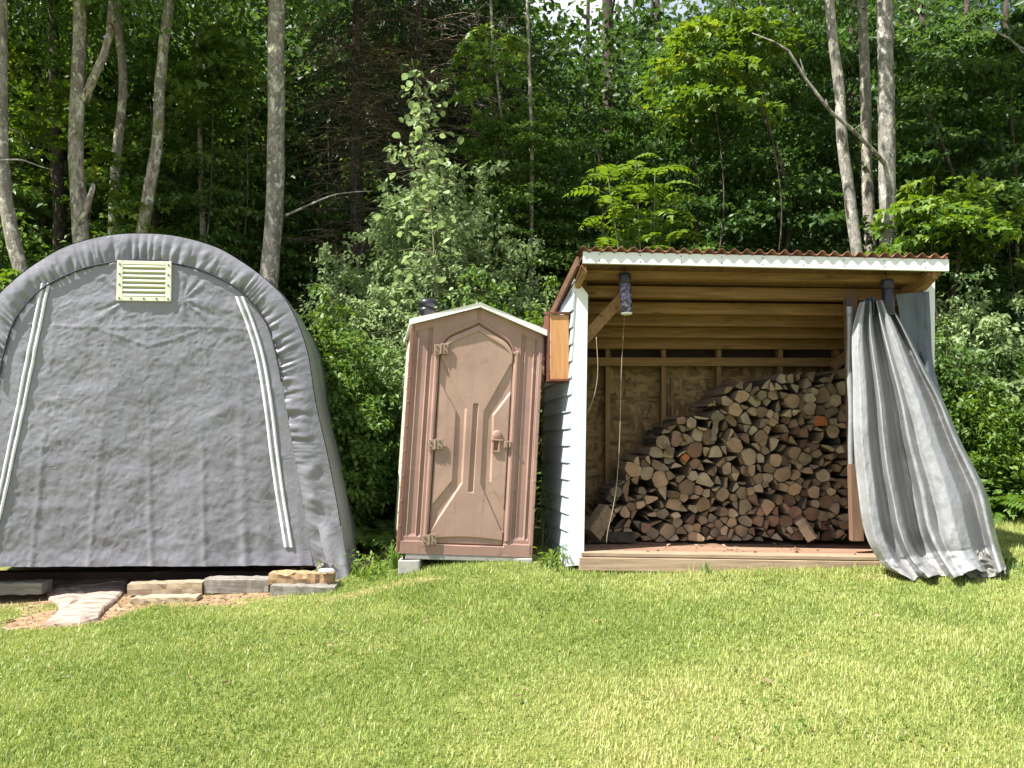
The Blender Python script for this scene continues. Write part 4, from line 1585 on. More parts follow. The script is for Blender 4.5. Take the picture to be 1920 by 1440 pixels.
    loose('split_board', W(1500, 975, 6.22), W(1524, 1012, 6.16), .05, .075, M['end_pale'], 'short pale split board leaning on the stack foot near the tarp end', 'board', 31)
    loose('upright_stick', W(1338, 826, 6.26), W(1345, 772, 6.30), .03, .035, M['end_pale'], 'pale stick standing upright on the step of the firewood stack', 'stick', 32)
    loose('firewood_log', W(1108, 1002, 6.12), W(1138, 955, 6.22), .10, .13, M['splitface'], 'split log tipped on end in the left corner of the shed', 'firewood', 33)
    loose('firewood_log', W(1100, 1008, 6.20), W(1190, 1006, 6.22), .08, .07, M['bark'], 'bark covered log lying lengthwise at the foot of the pile', 'firewood', 34)
    loose('firewood_log', W(1140, 940, 6.34), W(1166, 905, 6.36), .09, .09, M['bark'], 'dark bark log propped at the low end of the pile', 'firewood', 35)
    loose('firewood_log', W(1236, 822, 6.30), W(1262, 850, 6.28), .05, .045, M['splitface'], 'thin split piece slanting down on the pile step', 'firewood', 36)


build_firewood()


# ------------------------------------------------------------------ tarp curtain
def build_tarp():
    base = W(1780, 1080, 5.55)
    root = empty('tarp_curtain', (base.x, base.y, gz(base.x, base.y)), 'silver grey tarp curtain bunched at the open end of the woodshed', 'tarp')
    org = np.array(root.location)
    nr, nc = 230, 260
    Lc = smooth_curve([(1612, 566), (1598, 625), (1599, 720), (1601, 830), (1609, 920), (1622, 1000), (1652, 1056), (1692, 1085)], nr)
    Rc = smooth_curve([(1664, 562), (1694, 610), (1736, 692), (1768, 750), (1803, 830), (1848, 920), (1868, 1000), (1888, 1074)], nr)
    kn = np.array([(0, -.1), (.06, .5), (.13, .3), (.165, -.75), (.215, -1.0), (.26, .9), (.315, .45), (.345, -.9), (.40, -1.35), (.455, -1.1), (.495, .85), (.53, .9), (.575, .1),
                   (.62, .45), (.70, .85), (.78, .65), (.84, -.3), (.885, -.85), (.93, .7), (.96, .75), (1.0, -.8)])
    s = np.linspace(0, 1, nc)
    f = np.interp(s, kn[:, 0], kn[:, 1])
    f = np.convolve(np.pad(f, 3, mode='edge'), np.array([1, 2, 3, 4, 3, 2, 1]) / 16., 'valid')
    V = np.zeros((nr, nc, 3))
    for r in range(nr):
        t = r / (nr - 1)
        wob = 0.06 * fbm(s * 2.5, s * 0 + t * 2.6, 51, 3) * (.15 + t)
        ss = np.clip(s + wob, 0, 1)
        # the folds spring from the gather at the top and spread out below
        ss = ss ** (1 + 0.30 * (1 - t) ** 2)
        ff = np.interp(ss, s, f)
        amp = (0.046 + 0.078 * t) * (0.65 + .7 * vnoise(s * 2.3, s * 0 + t * 1.6, 57))
        if t > .86: amp = amp * (1 - (t - .86) * 2.2)
        D = 5.66 - 0.20 * t - 0.10 * t * np.sin(np.pi * s) - amp * ff
        D -= 0.020 * fbm(s * 6, s * 0 + t * 8, 52, 3) * (0.4 + t)
        D -= (0.007 * (ridged(s * 11 + t * 4, s * 2 + t * 15, 53, 3) - .6)) * (0.3 + .9 * t)
        D -= 0.003 * (ridged(s * 30, s * 5 + t * 34, 54, 2) - .6)
        D -= 0.022 * (ridged(s * 3.2 + t * 2.0, t * 4.5 - s * 1.2, 60, 2) - .6) * (.25 + t)
        if t > .90: D -= (t - .90) * 0.9 * (0.6 + 0.8 * vnoise(s * 5, s * 0, 55)) + 0.05 * fbm(s * 9, s * 0 + t * 26, 56, 3)
        for c in range(nc):
            q = Lc[r] * (1 - s[c]) + Rc[r] * s[c]
            yy = q[1]
            if t > .93: yy += (fbm(s[c] * 9, t * 0, 58, 2)) * 28 * (t - .93) / .07
            p = W(q[0], yy, D[c])
            V[r, c] = p
    # lies on the ground, never under it
    gzz = ground_z(V[..., 0], V[..., 1]) + 0.012
    V[..., 2] = np.maximum(V[..., 2], gzz + 0.0)
    me = np_mesh('curtain_sheet', V.reshape(-1, 3) - org, grid_faces(nr, nc, True), True)
    o = add('curtain_sheet', me, root, [M['tarp']])
    sol = o.modifiers.new('thick', 'SOLIDIFY'); sol.thickness = 0.002
    # flat upper part of the tarp; roof shade put into its blue grey
    nr, nc = 60, 40
    Lc = smooth_curve([(1680, 552), (1688, 600), (1698, 680), (1712, 780)], nr)
    Rc = smooth_curve([(1742, 546), (1745, 600), (1750, 680), (1774, 772)], nr)
    V = np.zeros((nr, nc, 3))
    for r in range(nr):
        for c in range(nc):
            q = Lc[r] * (1 - c / (nc - 1)) + Rc[r] * c / (nc - 1)
            D = 5.725 - .02 * math.sin(c / nc * 9 + r * .03) * (r / nr + .3) - .035 * float(fbm(c * .09, r * .07, 59, 3))
            V[r, c] = W(q[0], q[1], D)
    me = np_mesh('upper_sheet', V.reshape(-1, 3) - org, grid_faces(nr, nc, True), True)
    add('upper_sheet', me, root, [M['tarpshade']])
    # gathered pleats at the top left, in the same painted-shade blue grey
    nr, nc = 24, 50
    V = np.zeros((nr, nc, 3))
    for r in range(nr):
        for c in range(nc):
            u, t = c / (nc - 1), r / (nr - 1)
            x = 1604 + (1664 - 1604) * u + (1 - t) * (12 * (0.5 - u))
            y = 590 - (1 - t) * (16 + 20 * math.sin(u * math.pi)) + 4 * u
            V[r, c] = W(x, y, 5.70 + .03 * math.sin(u * 19) + .015 * math.sin(u * 41))
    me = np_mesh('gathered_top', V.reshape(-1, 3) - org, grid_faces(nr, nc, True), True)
    add('gathered_top', me, root, [M['tarpshade']])
    # loose corner folded back on the grass, showing the brownish underside
    nr, nc = 40, 60
    V = np.zeros((nr, nc, 3))
    for r in range(nr):
        for c in range(nc):
            u, t = c / (nc - 1), r / (nr - 1)
            x = (1806 + 56 * u) * (1 - t) + (1816 + 76 * u) * t + 5 * math.sin(t * 7 + u * 4)
            y = (1046 - 16 * math.sin(u * 3.1)) * (1 - t) + (1084 - 8 * u * u) * t
            D = 5.37 - .05 * t + .055 * float(ridged(u * 3.4, t * 2.6, 64, 2) - .5) + .02 * float(fbm(u * 9, t * 7, 65, 2))
            V[r, c] = W(x, y, D)
    V[..., 2] = np.maximum(V[..., 2], ground_z(V[..., 0], V[..., 1]) + .015)
    add('folded_corner', np_mesh('folded_corner', V.reshape(-1, 3) - org, grid_faces(nr, nc, True), True), root, [M['tarpunder']])
    # folded edge hem hanging straight
    mb = MB()
    pts = [W(1593 + (y - 575) * .012, y, 5.74) for y in np.linspace(575, 870, 16)]
    prof = [(-.026, 0), (-.014, -.014), (.008, -.016), (.024, -.004), (.016, .01), (-.016, .01)]
    k = len(prof)
    for i, p in enumerate(pts):
        w = 1.05 - .25 * i / len(pts)
        for a, b in prof: mb.v.append((p.x + a * w + .004 * math.sin(i * .8), p.y + b, p.z))
    for i in range(len(pts) - 1):
        for a in range(k):
            mb.f.append([i * k + a, i * k + (a + 1) % k, (i + 1) * k + (a + 1) % k, (i + 1) * k + a]); mb.m.append(0)
    mb.build('hem', M['tarp'], root, True)
    mb = MB(); mb.box(W(1590, 566, 5.74), (.035, .02, .06)); mb.build('hem_clip', M['black'], root, bevel=.004)
    for px, py in ((1619, 975), (1668, 1068), (1592, 590)):
        mb = MB()
        mb.lathe((0, 0, 0), [(.006, 0), (.012, .002), (.012, .004), (.006, .005)], 12)
        m2 = MB(); c = W(px, py, 5.45 if py > 700 else 5.72)
        m2.v = [(c.x + v[0], c.y - v[2], c.z + v[1]) for v in mb.v]; m2.f, m2.m = mb.f, mb.m
        if py < 700: m2.build('grommet', M['concrete'], root)


build_tarp()


# ------------------------------------------------------------------ things on the shed
def build_extras():
    # orange wooden box hung on the siding
    c = W(1050, 712, 5.86)
    x0, x1 = W(1032, 700, 5.86).x, W(1067, 700, 5.86).x
    zb, zt = W(1050, 711, 5.86).z, W(1050, 590, 5.86).z
    root = empty('wooden_box', ((x0 + x1) / 2, 5.86, zb), 'narrow orange wooden box hung on the white siding behind the toilet', 'box')
    d = Vector((-.155 * .18, .18, 0))
    mb = MB(); mb.hexa([(x0, 5.86, zb), (x1, 5.86, zb), (x1, 5.872, zb), (x0, 5.872, zb), (x0, 5.86, zt), (x1, 5.86, zt), (x1, 5.872, zt), (x0, 5.872, zt)])
    mb.build('front_board', M['orangewood'], root, bevel=.002)
    for xa, xb in ((x0 - .012, x0 - .001), (x1 - .02, x1 - .006)):
        mb = MB(); y0 = 5.875
        mb.hexa([(xa, y0, zb), (xb, y0, zb), (xb + d.x, y0 + d.y, zb), (xa + d.x, y0 + d.y, zb), (xa, y0, zt), (xb, y0, zt), (xb + d.x, y0 + d.y, zt + .02), (xa + d.x, y0 + d.y, zt + .02)])
        mb.build('side_board', M['darkred'], root, bevel=.002)
    mb = MB(); mb.hexa([(x0 - .016, 5.845, zt + .002), (x1 + .006, 5.845, zt + .002), (x1 + d.x, 6.06, zt + .035), (x0 - .016 + d.x, 6.06, zt + .035),
                        (x0 - .016, 5.845, zt + .020), (x1 + .006, 5.845, zt + .020), (x1 + d.x, 6.06, zt + .053), (x0 - .016 + d.x, 6.06, zt + .053)])
    mb.build('lid', M['darkred'], root, bevel=.003)
    mb = MB(); mb.hexa([(x0 - .016, 5.85, zb - .016), (x1 + .004, 5.85, zb - .016), (x1 + d.x, 6.05, zb - .016), (x0 - .016 + d.x, 6.05, zb - .016),
                        (x0 - .016, 5.85, zb - .001), (x1 + .004, 5.85, zb - .001), (x1 + d.x, 6.05, zb - .001), (x0 - .016 + d.x, 6.05, zb - .001)])
    mb.build('bottom_board', M['darkred'], root, bevel=.002)

    # printed canister: pale print on black
    m, nt, b = nmat('printed_label')
    v = coords(nt, (1, 1, 1), rnd=False)
    n = tex_noise(nt, v, 26, 3, 0.6, 1.5)
    vo = nt.nodes.new('ShaderNodeTexVoronoi'); vo.inputs['Scale'].default_value = 42; nt.links.new(v, vo.inputs['Vector'])
    col = ramp(nt, n.outputs['Fac'], [(0.44, (0.014, 0.014, 0.02)), (0.53, (0.12, 0.10, 0.19)), (0.66, (0.30, 0.28, 0.36))])
    f = ramp(nt, vo.outputs['Distance'], [(0.16, (1, 1, 1)), (0.22, (0, 0, 0))])
    mx = nt.nodes.new('ShaderNodeMix'); mx.data_type = 'RGBA'
    nt.links.new(f, mx.inputs['Factor']); nt.links.new(col, mx.inputs['A']); mx.inputs['B'].default_value = (.36, .36, .38, 1)
    nt.links.new(mx.outputs['Result'], b.inputs['Base Color']); b.inputs['Roughness'].default_value = .35
    M['print'] = m
    for px, ytop, ybot, D, lab, printed in ((1173, 512, 590, 5.63, 'black-capped canister with a pale mauve print hanging under the shed eave near the white post', True),
                                            (1665, 524, 592, 5.63, 'plain black canister hanging in shade above the bunched tarp', False)):
        t, bt = W(px - 2, ytop, D), W(px + 2, ybot, D)
        H = t.z - bt.z
        root = empty('hanging_canister', bt, lab, 'canister', 'canisters hung under the shed eave')
        r = .042
        mb = MB()
        tilt = (t.x - bt.x) / H

        def ring(prof, nm, mat):
            q = MB(); q.lathe((bt.x, bt.y, bt.z), prof, 20)
            q.v = [(x + tilt * (z - bt.z), y, z) for x, y, z in q.v]
            q.build(nm, mat, root, True)
        ring([(r * .9, .012), (r, .02), (r, H * .72), (r * .97, H * .725)], 'body', M['print'] if printed else M['black'])
        ring([(r * .7, 0), (r * .98, .003), (r * .98, .013), (r * .9, .016)], 'base_ring', M['white'] if printed else M['black'])
        ring([(r * 1.06, H * .73), (r * 1.10, H * .74), (r * 1.08, H * .93), (r * .95, H * .99), (r * .3, H)], 'cap', M['black'])
        q = MB(); q.tube([(t.x, D, t.z - .005), (t.x, D + .01, t.z + .05), (t.x - .005, D + .02, roof_z(t.x, D) - .05)], .004, 6)
        q.build('hook', M['black'], root, True)
    # cords
    c1 = smooth_curve([(1118, 632), (1121, 690), (1117, 730), (1108, 760), (1100, 776)], 24)
    mb = MB(); mb.tube([W(a, b, 5.80) for a, b in c1], .003, 6)
    o = mb.build('cord', M['cord'], None, True, origin=W(1118, 632, 5.8))
    tag(o, 'short tan cord hanging from the knee brace against the white post', 'cord')
    c2 = smooth_curve([(1171, 592), (1168, 640), (1165, 700), (1163, 790), (1160, 862), (1155, 920), (1148, 960), (1140, 995), (1137, 1018)], 60)
    Dd = np.interp(np.linspace(0, 1, 60), [0, 1], [5.66, 5.80])
    rad = [.0012 + (.0022 if (.18 < i / 60 < .27 or .45 < i / 60 < .6 or i / 60 > .78) else 0) for i in range(60)]
    mb = MB(); mb.tube([W(a, b, d_) for (a, b), d_ in zip(c2, Dd)], rad, 5)
    o = mb.build('cord', M['cord'], None, True, origin=W(1165, 700, 5.7))
    tag(o, 'long thin pull cord hanging from the printed canister to the floor', 'cord')


build_extras()

# ------------------------------------------------------------------ foliage generators
def leaves_np(P, A, N, L, wr, fold=0.18, tint=None, lobed=False):
    n = len(P)
    A = A / (np.linalg.norm(A, axis=1)[:, None] + 1e-9)
    S = np.cross(N, A)
    S /= np.linalg.norm(S, axis=1)[:, None] + 1e-9
    N2 = np.cross(A, S)
    L_ = L[:, None]

    def one(P, A, S, N2, L_, wr):
        V = np.empty((len(P), 4, 3))
        V[:, 0] = P
        V[:, 1] = P + A * L_ * .42 + S * L_ * wr * .5 + N2 * L_ * fold * wr
        V[:, 2] = P + A * L_ - N2 * L_ * 0.10
        V[:, 3] = P + A * L_ * .42 - S * L_ * wr * .5 + N2 * L_ * fold * wr
        return V.reshape(-1, 3)
    V = one(P, A, S, N2, L_, wr)
    T = np.repeat(tint, 4)
    if lobed:
        c, s = math.cos(0.95), math.sin(0.95)
        V1 = one(P, A * c + S * s, S * c - A * s, N2, L_ * .72, wr)
        V2 = one(P, A * c - S * s, S * c + A * s, N2, L_ * .72, wr)
        V = np.concatenate([V, V1, V2]); T = np.concatenate([T, T, T])
    b = np.arange(len(V) // 4)[:, None] * 4
    F = np.concatenate([b + np.array([[0, 2, 1]]), b + np.array([[0, 3, 2]])])
    return V, F, T


wood_chips()


def clover():
    n = 15000
    x = RNG.uniform(-4.8, 4.8, n); y = RNG.uniform(2.6, 7.0, n)
    k = lawn_ok(x, y) & (np.abs(x) < .72 * y + .4) & (dirt_mask(x, y) < .2) & (fbm(x * 1.6, y * 1.6, 45, 4) + .5 * fbm(x * 6, y * 6, 47, 2) > .10)
    x, y = x[k], y[k]; n = len(x)
    P = np.stack([x, y, ground_z(x, y) + 0.035 * fbm(x * .9, y * .9, 3) + .012 + .022 * RNG.random(n)], 1)
    az = RNG.uniform(0, 6.28, n)
    A = np.stack([np.cos(az), np.sin(az), RNG.normal(0, .25, n)], 1); N = RNG.normal(0, .35, (n, 3)); N[:, 2] += 1
    V, F, T = leaves_np(P, A, N, RNG.uniform(.012, .028, n), .75, .1, tint=np.clip(RNG.normal(.35, .2, n), 0, 1))
    o = add('clover', np_mesh('clover', V, F, False, T), None, [M['leaf_bright']])
    tag(o, 'small round leaved clover scattered in loose patches through the lawn', 'clover', kind='stuff')


clover()


def rand_unit(n):
    v = RNG.normal(size=(n, 3))
    return v / np.linalg.norm(v, axis=1)[:, None]


def crown_layered(n_br, n_leaf, Rr, z0, z1, leaf=.085, droop=.12, seed=0, lobed=False, wr=.62, top=0.35, base_tint=.45):
    """flat tiers of leaf sprays on nearly level branches"""
    P, A, N, T = [], [], [], []
    for b in range(n_br):
        h = z0 + (z1 - z0) * (b + RNG.random()) / n_br
        f = (h - z0) / (z1 - z0)
        az = RNG.uniform(0, 2 * np.pi)
        ln = Rr * (1 - (1 - top) * f ** 1.3) * RNG.uniform(.6, 1.05)
        d = np.array([math.cos(az), math.sin(az), 0])
        sd = np.array([-d[1], d[0], 0])
        m = max(12, int(n_leaf / n_br * RNG.uniform(.6, 1.4)))
        u = RNG.random(m) ** .6
        tw = np.round(u * 9) / 9
        side = RNG.normal(0, 1, m) * (0.10 + .20 * u) * ln
        fwd = u * ln + RNG.normal(0, .02, m) * ln
        zz = h + .18 * ln * u - droop * ln * u ** 2 * 2.2 - .25 * np.abs(side) + RNG.normal(0, .03, m) * ln
        p = d * fwd[:, None] + sd * side[:, None]
        p[:, 2] = zz
        P.append(p)
        a = d * .6 + sd * np.sign(side)[:, None] * .5 + RNG.normal(0, .45, (m, 3))
        a[:, 2] -= .35
        A.append(a)
        nn = RNG.normal(0, .38, (m, 3)); nn[:, 2] += 1
        N.append(nn)
        T.append(np.clip(base_tint + RNG.normal(0, .16) + RNG.normal(0, .14, m), 0, 1))
    P, A, N, T = map(np.concatenate, (P, A, N, T))
    L = leaf * RNG.uniform(.6, 1.3, len(P))
    return leaves_np(P, A, N, L, wr, tint=T, lobed=lobed)


def crown_clumped(n_cl, n_leaf, rx, rz, zc, leaf=.085, cl=.35, wr=.6, lobed=False, base_tint=.45, shell=.55):
    """leaf clumps through an uneven ellipsoid"""
    d = rand_unit(n_cl)
    rad = shell + (1 - shell) * RNG.random(n_cl)
    rad *= 0.8 + 0.35 * RNG.random(n_cl)
    C = d * rad[:, None] * np.array([rx, rx, rz]); C[:, 2] += zc
    m = n_leaf // n_cl
    P, A, N, T = [], [], [], []
    for i in range(n_cl):
        s = cl * RNG.uniform(.55, 1.25)
        k = int(m * RNG.uniform(.5, 1.5))
        p = C[i] + RNG.normal(0, 1, (k, 3)) * np.array([s, s, s * .55]) * .6
        P.append(p)
        a = rand_unit(k) * .8 + d[i] * .6; a[:, 2] -= .3
        A.append(a)
        nn = RNG.normal(0, .55, (k, 3)) + d[i] * .35; nn[:, 2] += .8
        N.append(nn)
        T.append(np.clip(base_tint + RNG.normal(0, .15) + RNG.normal(0, .13, k), 0, 1))
    P, A, N, T = map(np.concatenate, (P, A, N, T))
    L = leaf * RNG.uniform(.6, 1.3, len(P))
    return leaves_np(P, A, N, L, wr, tint=T, lobed=lobed)


def leaf_mesh(name, data, mat):
    V, F, T = data
    me = np_mesh(name, V, F, False, T)
    me.materials.append(mat)
    return me


def crown_twigs(n, Rr, z0, z1):
    """dead lower branches of shaded conifers: thin grey brown twigs"""
    mb = MB()
    for i in range(n):
        h = RNG.uniform(z0, z1)
        az = RNG.uniform(0, 2 * math.pi)
        ln = Rr * RNG.uniform(.4, 1)
        d = Vector((math.cos(az), math.sin(az), 0))
        pts = [Vector((0, 0, h)) + d * ln * t + Vector((0, 0, (.12 * t - .35 * t * t) * ln)) for t in (0, .35, .7, 1)]
        mb.tube(pts, [.010, .007, .004, .001], 3, cap=False)
        for k in range(7):
            t = RNG.uniform(.25, 1)
            p = pts[0].lerp(pts[-1], t)
            e = Vector((RNG.normal(), RNG.normal(), RNG.normal() * .5)) * ln * .16
            mb.tube([p, p + e * .5 + Vector((0, 0, -.02)), p + e + Vector((0, 0, -.06))], [.004, .003, .001], 3, cap=False)
    return mb


def trunk_mesh(name, path, r0, r1, limbs=0, seed=0, zl=(2.5, 6), bend=.03):
    """path: world points relative to base"""
    rnd = random.Random(seed)
    mb = MB()
    c = smooth_curve([tuple(p) for p in path], 36)
    rad = [r0 + (r1 - r0) * (i / 35) for i in range(36)]
    rad[0] *= 1.35; rad[1] *= 1.15
    mb.tube([Vector(p) for p in c], rad, 12, jitter=.14, rnd=rnd)
    for k in range(limbs):
        z = rnd.uniform(*zl)
        i = min(35, max(0, int(np.argmin(np.abs(c[:, 2] - z)))))
        p = Vector(c[i])
        az = rnd.uniform(0, 2 * math.pi)
        ln = rnd.uniform(.5, 1.2)
        d = Vector((math.cos(az), math.sin(az), rnd.uniform(.3, .9)))
        pts = [p, p + d * ln * .4, p + d * ln * .8 + Vector((0, 0, .12)), p + d * ln + Vector((0, 0, .2))]
        q = rad[i] * .32
        mb.tube(pts, [q, q * .7, q * .4, q * .15], 7, cap=False)
    return mb


# shared crowns
RNG = np.random.default_rng(33)
CROWN = {}
for i in range(3):
    CROWN['high%d' % i] = leaf_mesh('crown', crown_clumped(60, 9000, 2.3, 2.4, 0, .10, .55, lobed=False, base_tint=.5, shell=.35), M['leaf_mid'])
for i in range(3):
    CROWN['tier%d' % i] = leaf_mesh('crown', crown_layered(46, 9500, 1.75, .9, 5.6, .095, seed=i, base_tint=.42, top=.4), M['leaf_dark'])
for i in range(2):
    CROWN['tierm%d' % i] = leaf_mesh('crown', crown_layered(40, 7500, 1.6, .8, 5.0, .10, seed=i, base_tint=.5, top=.45), M['leaf_mid'])
for i in range(2):
    CROWN['far%d' % i] = leaf_mesh('crown', crown_clumped(70, 6500, 2.2, 4.2, 5.4, .17, .75, base_tint=.4, shell=.3), M['leaf_dark'])
CROWN['needle'] = leaf_mesh('crown', crown_layered(60, 9000, 1.5, 3.2, 9.5, .11, .35, wr=.16, top=.15, base_tint=.4), M['needles'])
TW = crown_twigs(300, 1.5, .6, 6.5)
CROWN['twigs'] = TW.mesh('dead_branches'); CROWN['twigs'].materials.append(M['deadtwig'])


def link_mesh(name, me, parent, loc=(0, 0, 0), rz=0.0, sc=(1, 1, 1)):
    o = bpy.data.objects.new(name, me)
    COL.objects.link(o)
    o.parent = parent
    o.location = loc
    o.rotation_euler = (0, 0, rz)
    o.scale = sc
    return o


def path_from_px(pix, D, ztop=None, lean_on=True):
    """pixel points top to bottom -> world path from the ground up, extended above the frame"""
    pts = [W(px, py, D) for px, py in pix][::-1]
    base = pts[0]
    g = gz(base.x, base.y)
    dirn = (pts[1] - pts[0]).normalized()
    b = base - dirn * ((base.z - g) / max(.3, dirn.z))
    b.z = gz(b.x, b.y) - .08
    path = [b] + pts
    if ztop:
        d = (pts[-1] - pts[-2]).normalized()
        e = pts[-1] + d * ((ztop - pts[-1].z) / max(.3, d.z)) * .5
        path.append(e)
        path.append(Vector((e.x + d.x * .2, e.y, ztop)))
    return path


def tree_px(name, label, cat, pix, D, wpx, bark, crown=None, ztop=10.5, cz=8.2, csc=1.0, limbs=4, group=None, seed=0, taper=.45, extra=None):
    path = path_from_px(pix, D, ztop)
    b = path[0]
    root = empty(name, b, label, cat, group)
    r = wpx / FPX * D / 2
    mb = trunk_mesh('trunk', [p - b for p in path], r * 1.08, r * taper, limbs, seed, (7.4, 9.5))
    if extra: extra(mb, b)
    mb.build('trunk', M[bark], None, True).parent = root
    if crown:
        top = path[-1]
        link_mesh('crown', CROWN[crown], root, (top.x - b.x, top.y - b.y, cz - b.z), RNG.uniform(0, 6.28), (csc, csc, csc * RNG.uniform(.85, 1.1)))
    return root


gT = 'tall grey trunks standing behind the tent'


def fork(mb, b):
    pts = [W(158, 190, 9.0) - b, W(178, 140, 8.95) - b, W(196, 100, 8.95) - b, W(206, 62, 9.0) - b, W(212, -60, 9.0) - b]
    mb.tube(pts, [.055, .05, .045, .042, .03], 9)
    pts = [W(148, 420, 8.95) - b, W(160, 395, 8.9) - b, W(172, 360, 8.88) - b, W(176, 345, 8.88) - b]
    mb.tube(pts, [.05, .04, .032, .02], 8)


tree_px('tree', 'leaning grey tree at the very edge, rising past the left shoulder of the tent', 'tree', [(2, -40), (2, 90), (3, 250), (8, 350), (22, 440), (40, 510)], 8.6, 30, 'bark_grey', 'high0', 10, 8.4, 1.0, 3, seed=1)
tree_px('tree', 'dark shaded trunk between the edge tree and the mossy forked tree', 'tree', [(98, -40), (102, 120), (104, 260), (112, 380), (112, 450)], 11.0, 28, 'bark_dark', 'high1', 11, 9, 1.1, 4, seed=2)
tree_px('tree', 'mossy forked tree with reddish scars above the tent', 'tree', [(150, -40), (149, 60), (146, 160), (142, 260), (146, 360), (152, 455)], 9.0, 34, 'bark_moss', 'high2', 10.5, 8.6, .95, 3, seed=3, extra=fork)
tree_px('tree', 'crooked grey tree just right of the mossy forked tree', 'tree', [(216, -40), (222, 60), (231, 130), (228, 210), (217, 310), (212, 450)], 10.0, 23, 'bark_grey', 'high0', 10, 8.6, .9, 3, seed=4)
tree_px('tree', 'grey tree slanting to the right with a rusty scar, above the tent peak', 'tree', [(324, -40), (306, 90), (299, 180), (296, 260), (285, 330), (264, 450)], 9.5, 27, 'bark_moss', 'high1', 10.5, 8.8, .95, 4, seed=5)
tree_px('tree', 'slim straight bare pole tree behind the tent between two thicker trunks', 'tree', [(370, 60), (372, 180), (376, 300), (381, 460)], 10.6, 14, 'bark_grey', 'tierm0', 7.0, 3.4, .8, 2, seed=6)
tree_px('tree', 'big straight pale trunk rising behind the right shoulder of the tent', 'tree', [(519, -40), (518, 120), (518, 250), (515, 380), (504, 530)], 9.0, 35, 'bark_grey', 'high2', 11.5, 9.2, 1.0, 4, seed=7, taper=.7)
tree_px('young_tree', 'slim curved young tree above the toilet roof', 'tree', [(918, -30), (926, 100), (938, 200), (946, 320), (948, 440)], 10.2, 9, 'bark_grey', 'tierm1', 6.5, 3.0, .65, 2, seed=8)
tree_px('young_tree', 'slim straight young tree standing right of the curved one above the toilet', 'tree', [(988, -30), (992, 120), (997, 260), (996, 440)], 10.0, 11, 'bark_grey', 'tierm0', 7.0, 3.2, .6, 2, seed=9)
tree_px('tree', 'dark trunk silhouetted against the gap of open sky', 'tree', [(1138, -40), (1140, 60), (1142, 190), (1146, 420)], 16.0, 25, 'bark_dark', None, 13, 12, 1.0, 2, seed=10, taper=.8)
gR = 'three pale trunks behind the woodshed roof'
tree_px('tree', 'thin pale trunk bending left at the top, first of the three behind the shed roof', 'tree', [(1551, -40), (1560, 60), (1574, 170), (1578, 260), (1592, 360), (1608, 480)], 8.9, 23, 'bark_pale', 'high0', 10.5, 9.0, .95, 3, gR, seed=11, taper=.6)
tree_px('tree', 'thin grey trunk in the middle of the three behind the shed roof', 'tree', [(1614, -40), (1620, 100), (1624, 230), (1627, 350), (1634, 480)], 9.3, 23, 'bark_grey', 'high1', 11, 9.4, .95, 3, gR, seed=12, taper=.6)


def limb(mb, b):
    pts = [W(1668, 318, 8.9) - b, W(1640, 285, 8.7) - b, W(1600, 245, 8.55) - b, W(1556, 208, 8.45) - b, W(1512, 150, 8.4) - b, W(1478, 95, 8.4) - b, W(1450, 78, 8.4) - b, W(1410, 62, 8.4) - b]
    mb.tube(pts, [.026, .023, .021, .019, .017, .015, .011, .005], 8)
    for (a, c) in (((1512, 150), (1500, 110)), ((1556, 208), (1548, 186)), ((1600, 245), (1625, 225))):
        mb.tube([W(*a, 8.42) - b, W(*c, 8.36) - b], [.012, .005], 6)


tree_px('tree', 'thick pale spotted trunk with a long bare slanting limb, behind the shed roof', 'tree', [(1657, -40), (1660, 100), (1662, 230), (1664, 350), (1666, 480)], 8.9, 32, 'bark_pale', 'high2', 11.5, 9.2, 1.0, 3, gR, seed=13, taper=.75, extra=limb)
tree_px('tree', 'dim trunk in the woods beyond the far corner of the shed', 'tree', [(1812, -20), (1818, 150), (1830, 290), (1836, 400)], 12.5, 20, 'bark_dark', 'tier0', 9.5, 2.6, 1.05, 3, seed=14)
tree_px('tree', 'dark trunk deep in the right woods with a pale broken stub', 'tree', [(1886, 100), (1884, 220), (1880, 300), (1884, 400)], 12.0, 22, 'bark_dark', 'tier1', 8.5, 2.4, 1.0, 3, seed=15)


# understory trees, filling the wood by rows
def under_tree(x, y, kind, sc, label, group, tr=.05, bark='bark_dark', hz=None):
    g = gz(x, y)
    root = empty('understory_tree', (x, y, g - .05), label, 'tree', group)
    h = 5.2 * sc if hz is None else hz
    rnd = random.Random(int(x * 100 + y * 7))
    path = [Vector((0, 0, 0)), Vector((rnd.uniform(-.1, .1), 0, h * .35)), Vector((rnd.uniform(-.25, .25), rnd.uniform(-.1, .1), h * .7)), Vector((rnd.uniform(-.3, .3), 0, h))]
    trunk_mesh('trunk', path, tr, tr * .3, 2, int(x * 31 + y), (h * .5, h * .85)).build('trunk', M[bark], None, True).parent = root
    link_mesh('crown', CROWN[kind], root, (0, 0, .1), rnd.uniform(0, 6.28), (sc, sc, sc * rnd.uniform(.9, 1.1)))
    return root


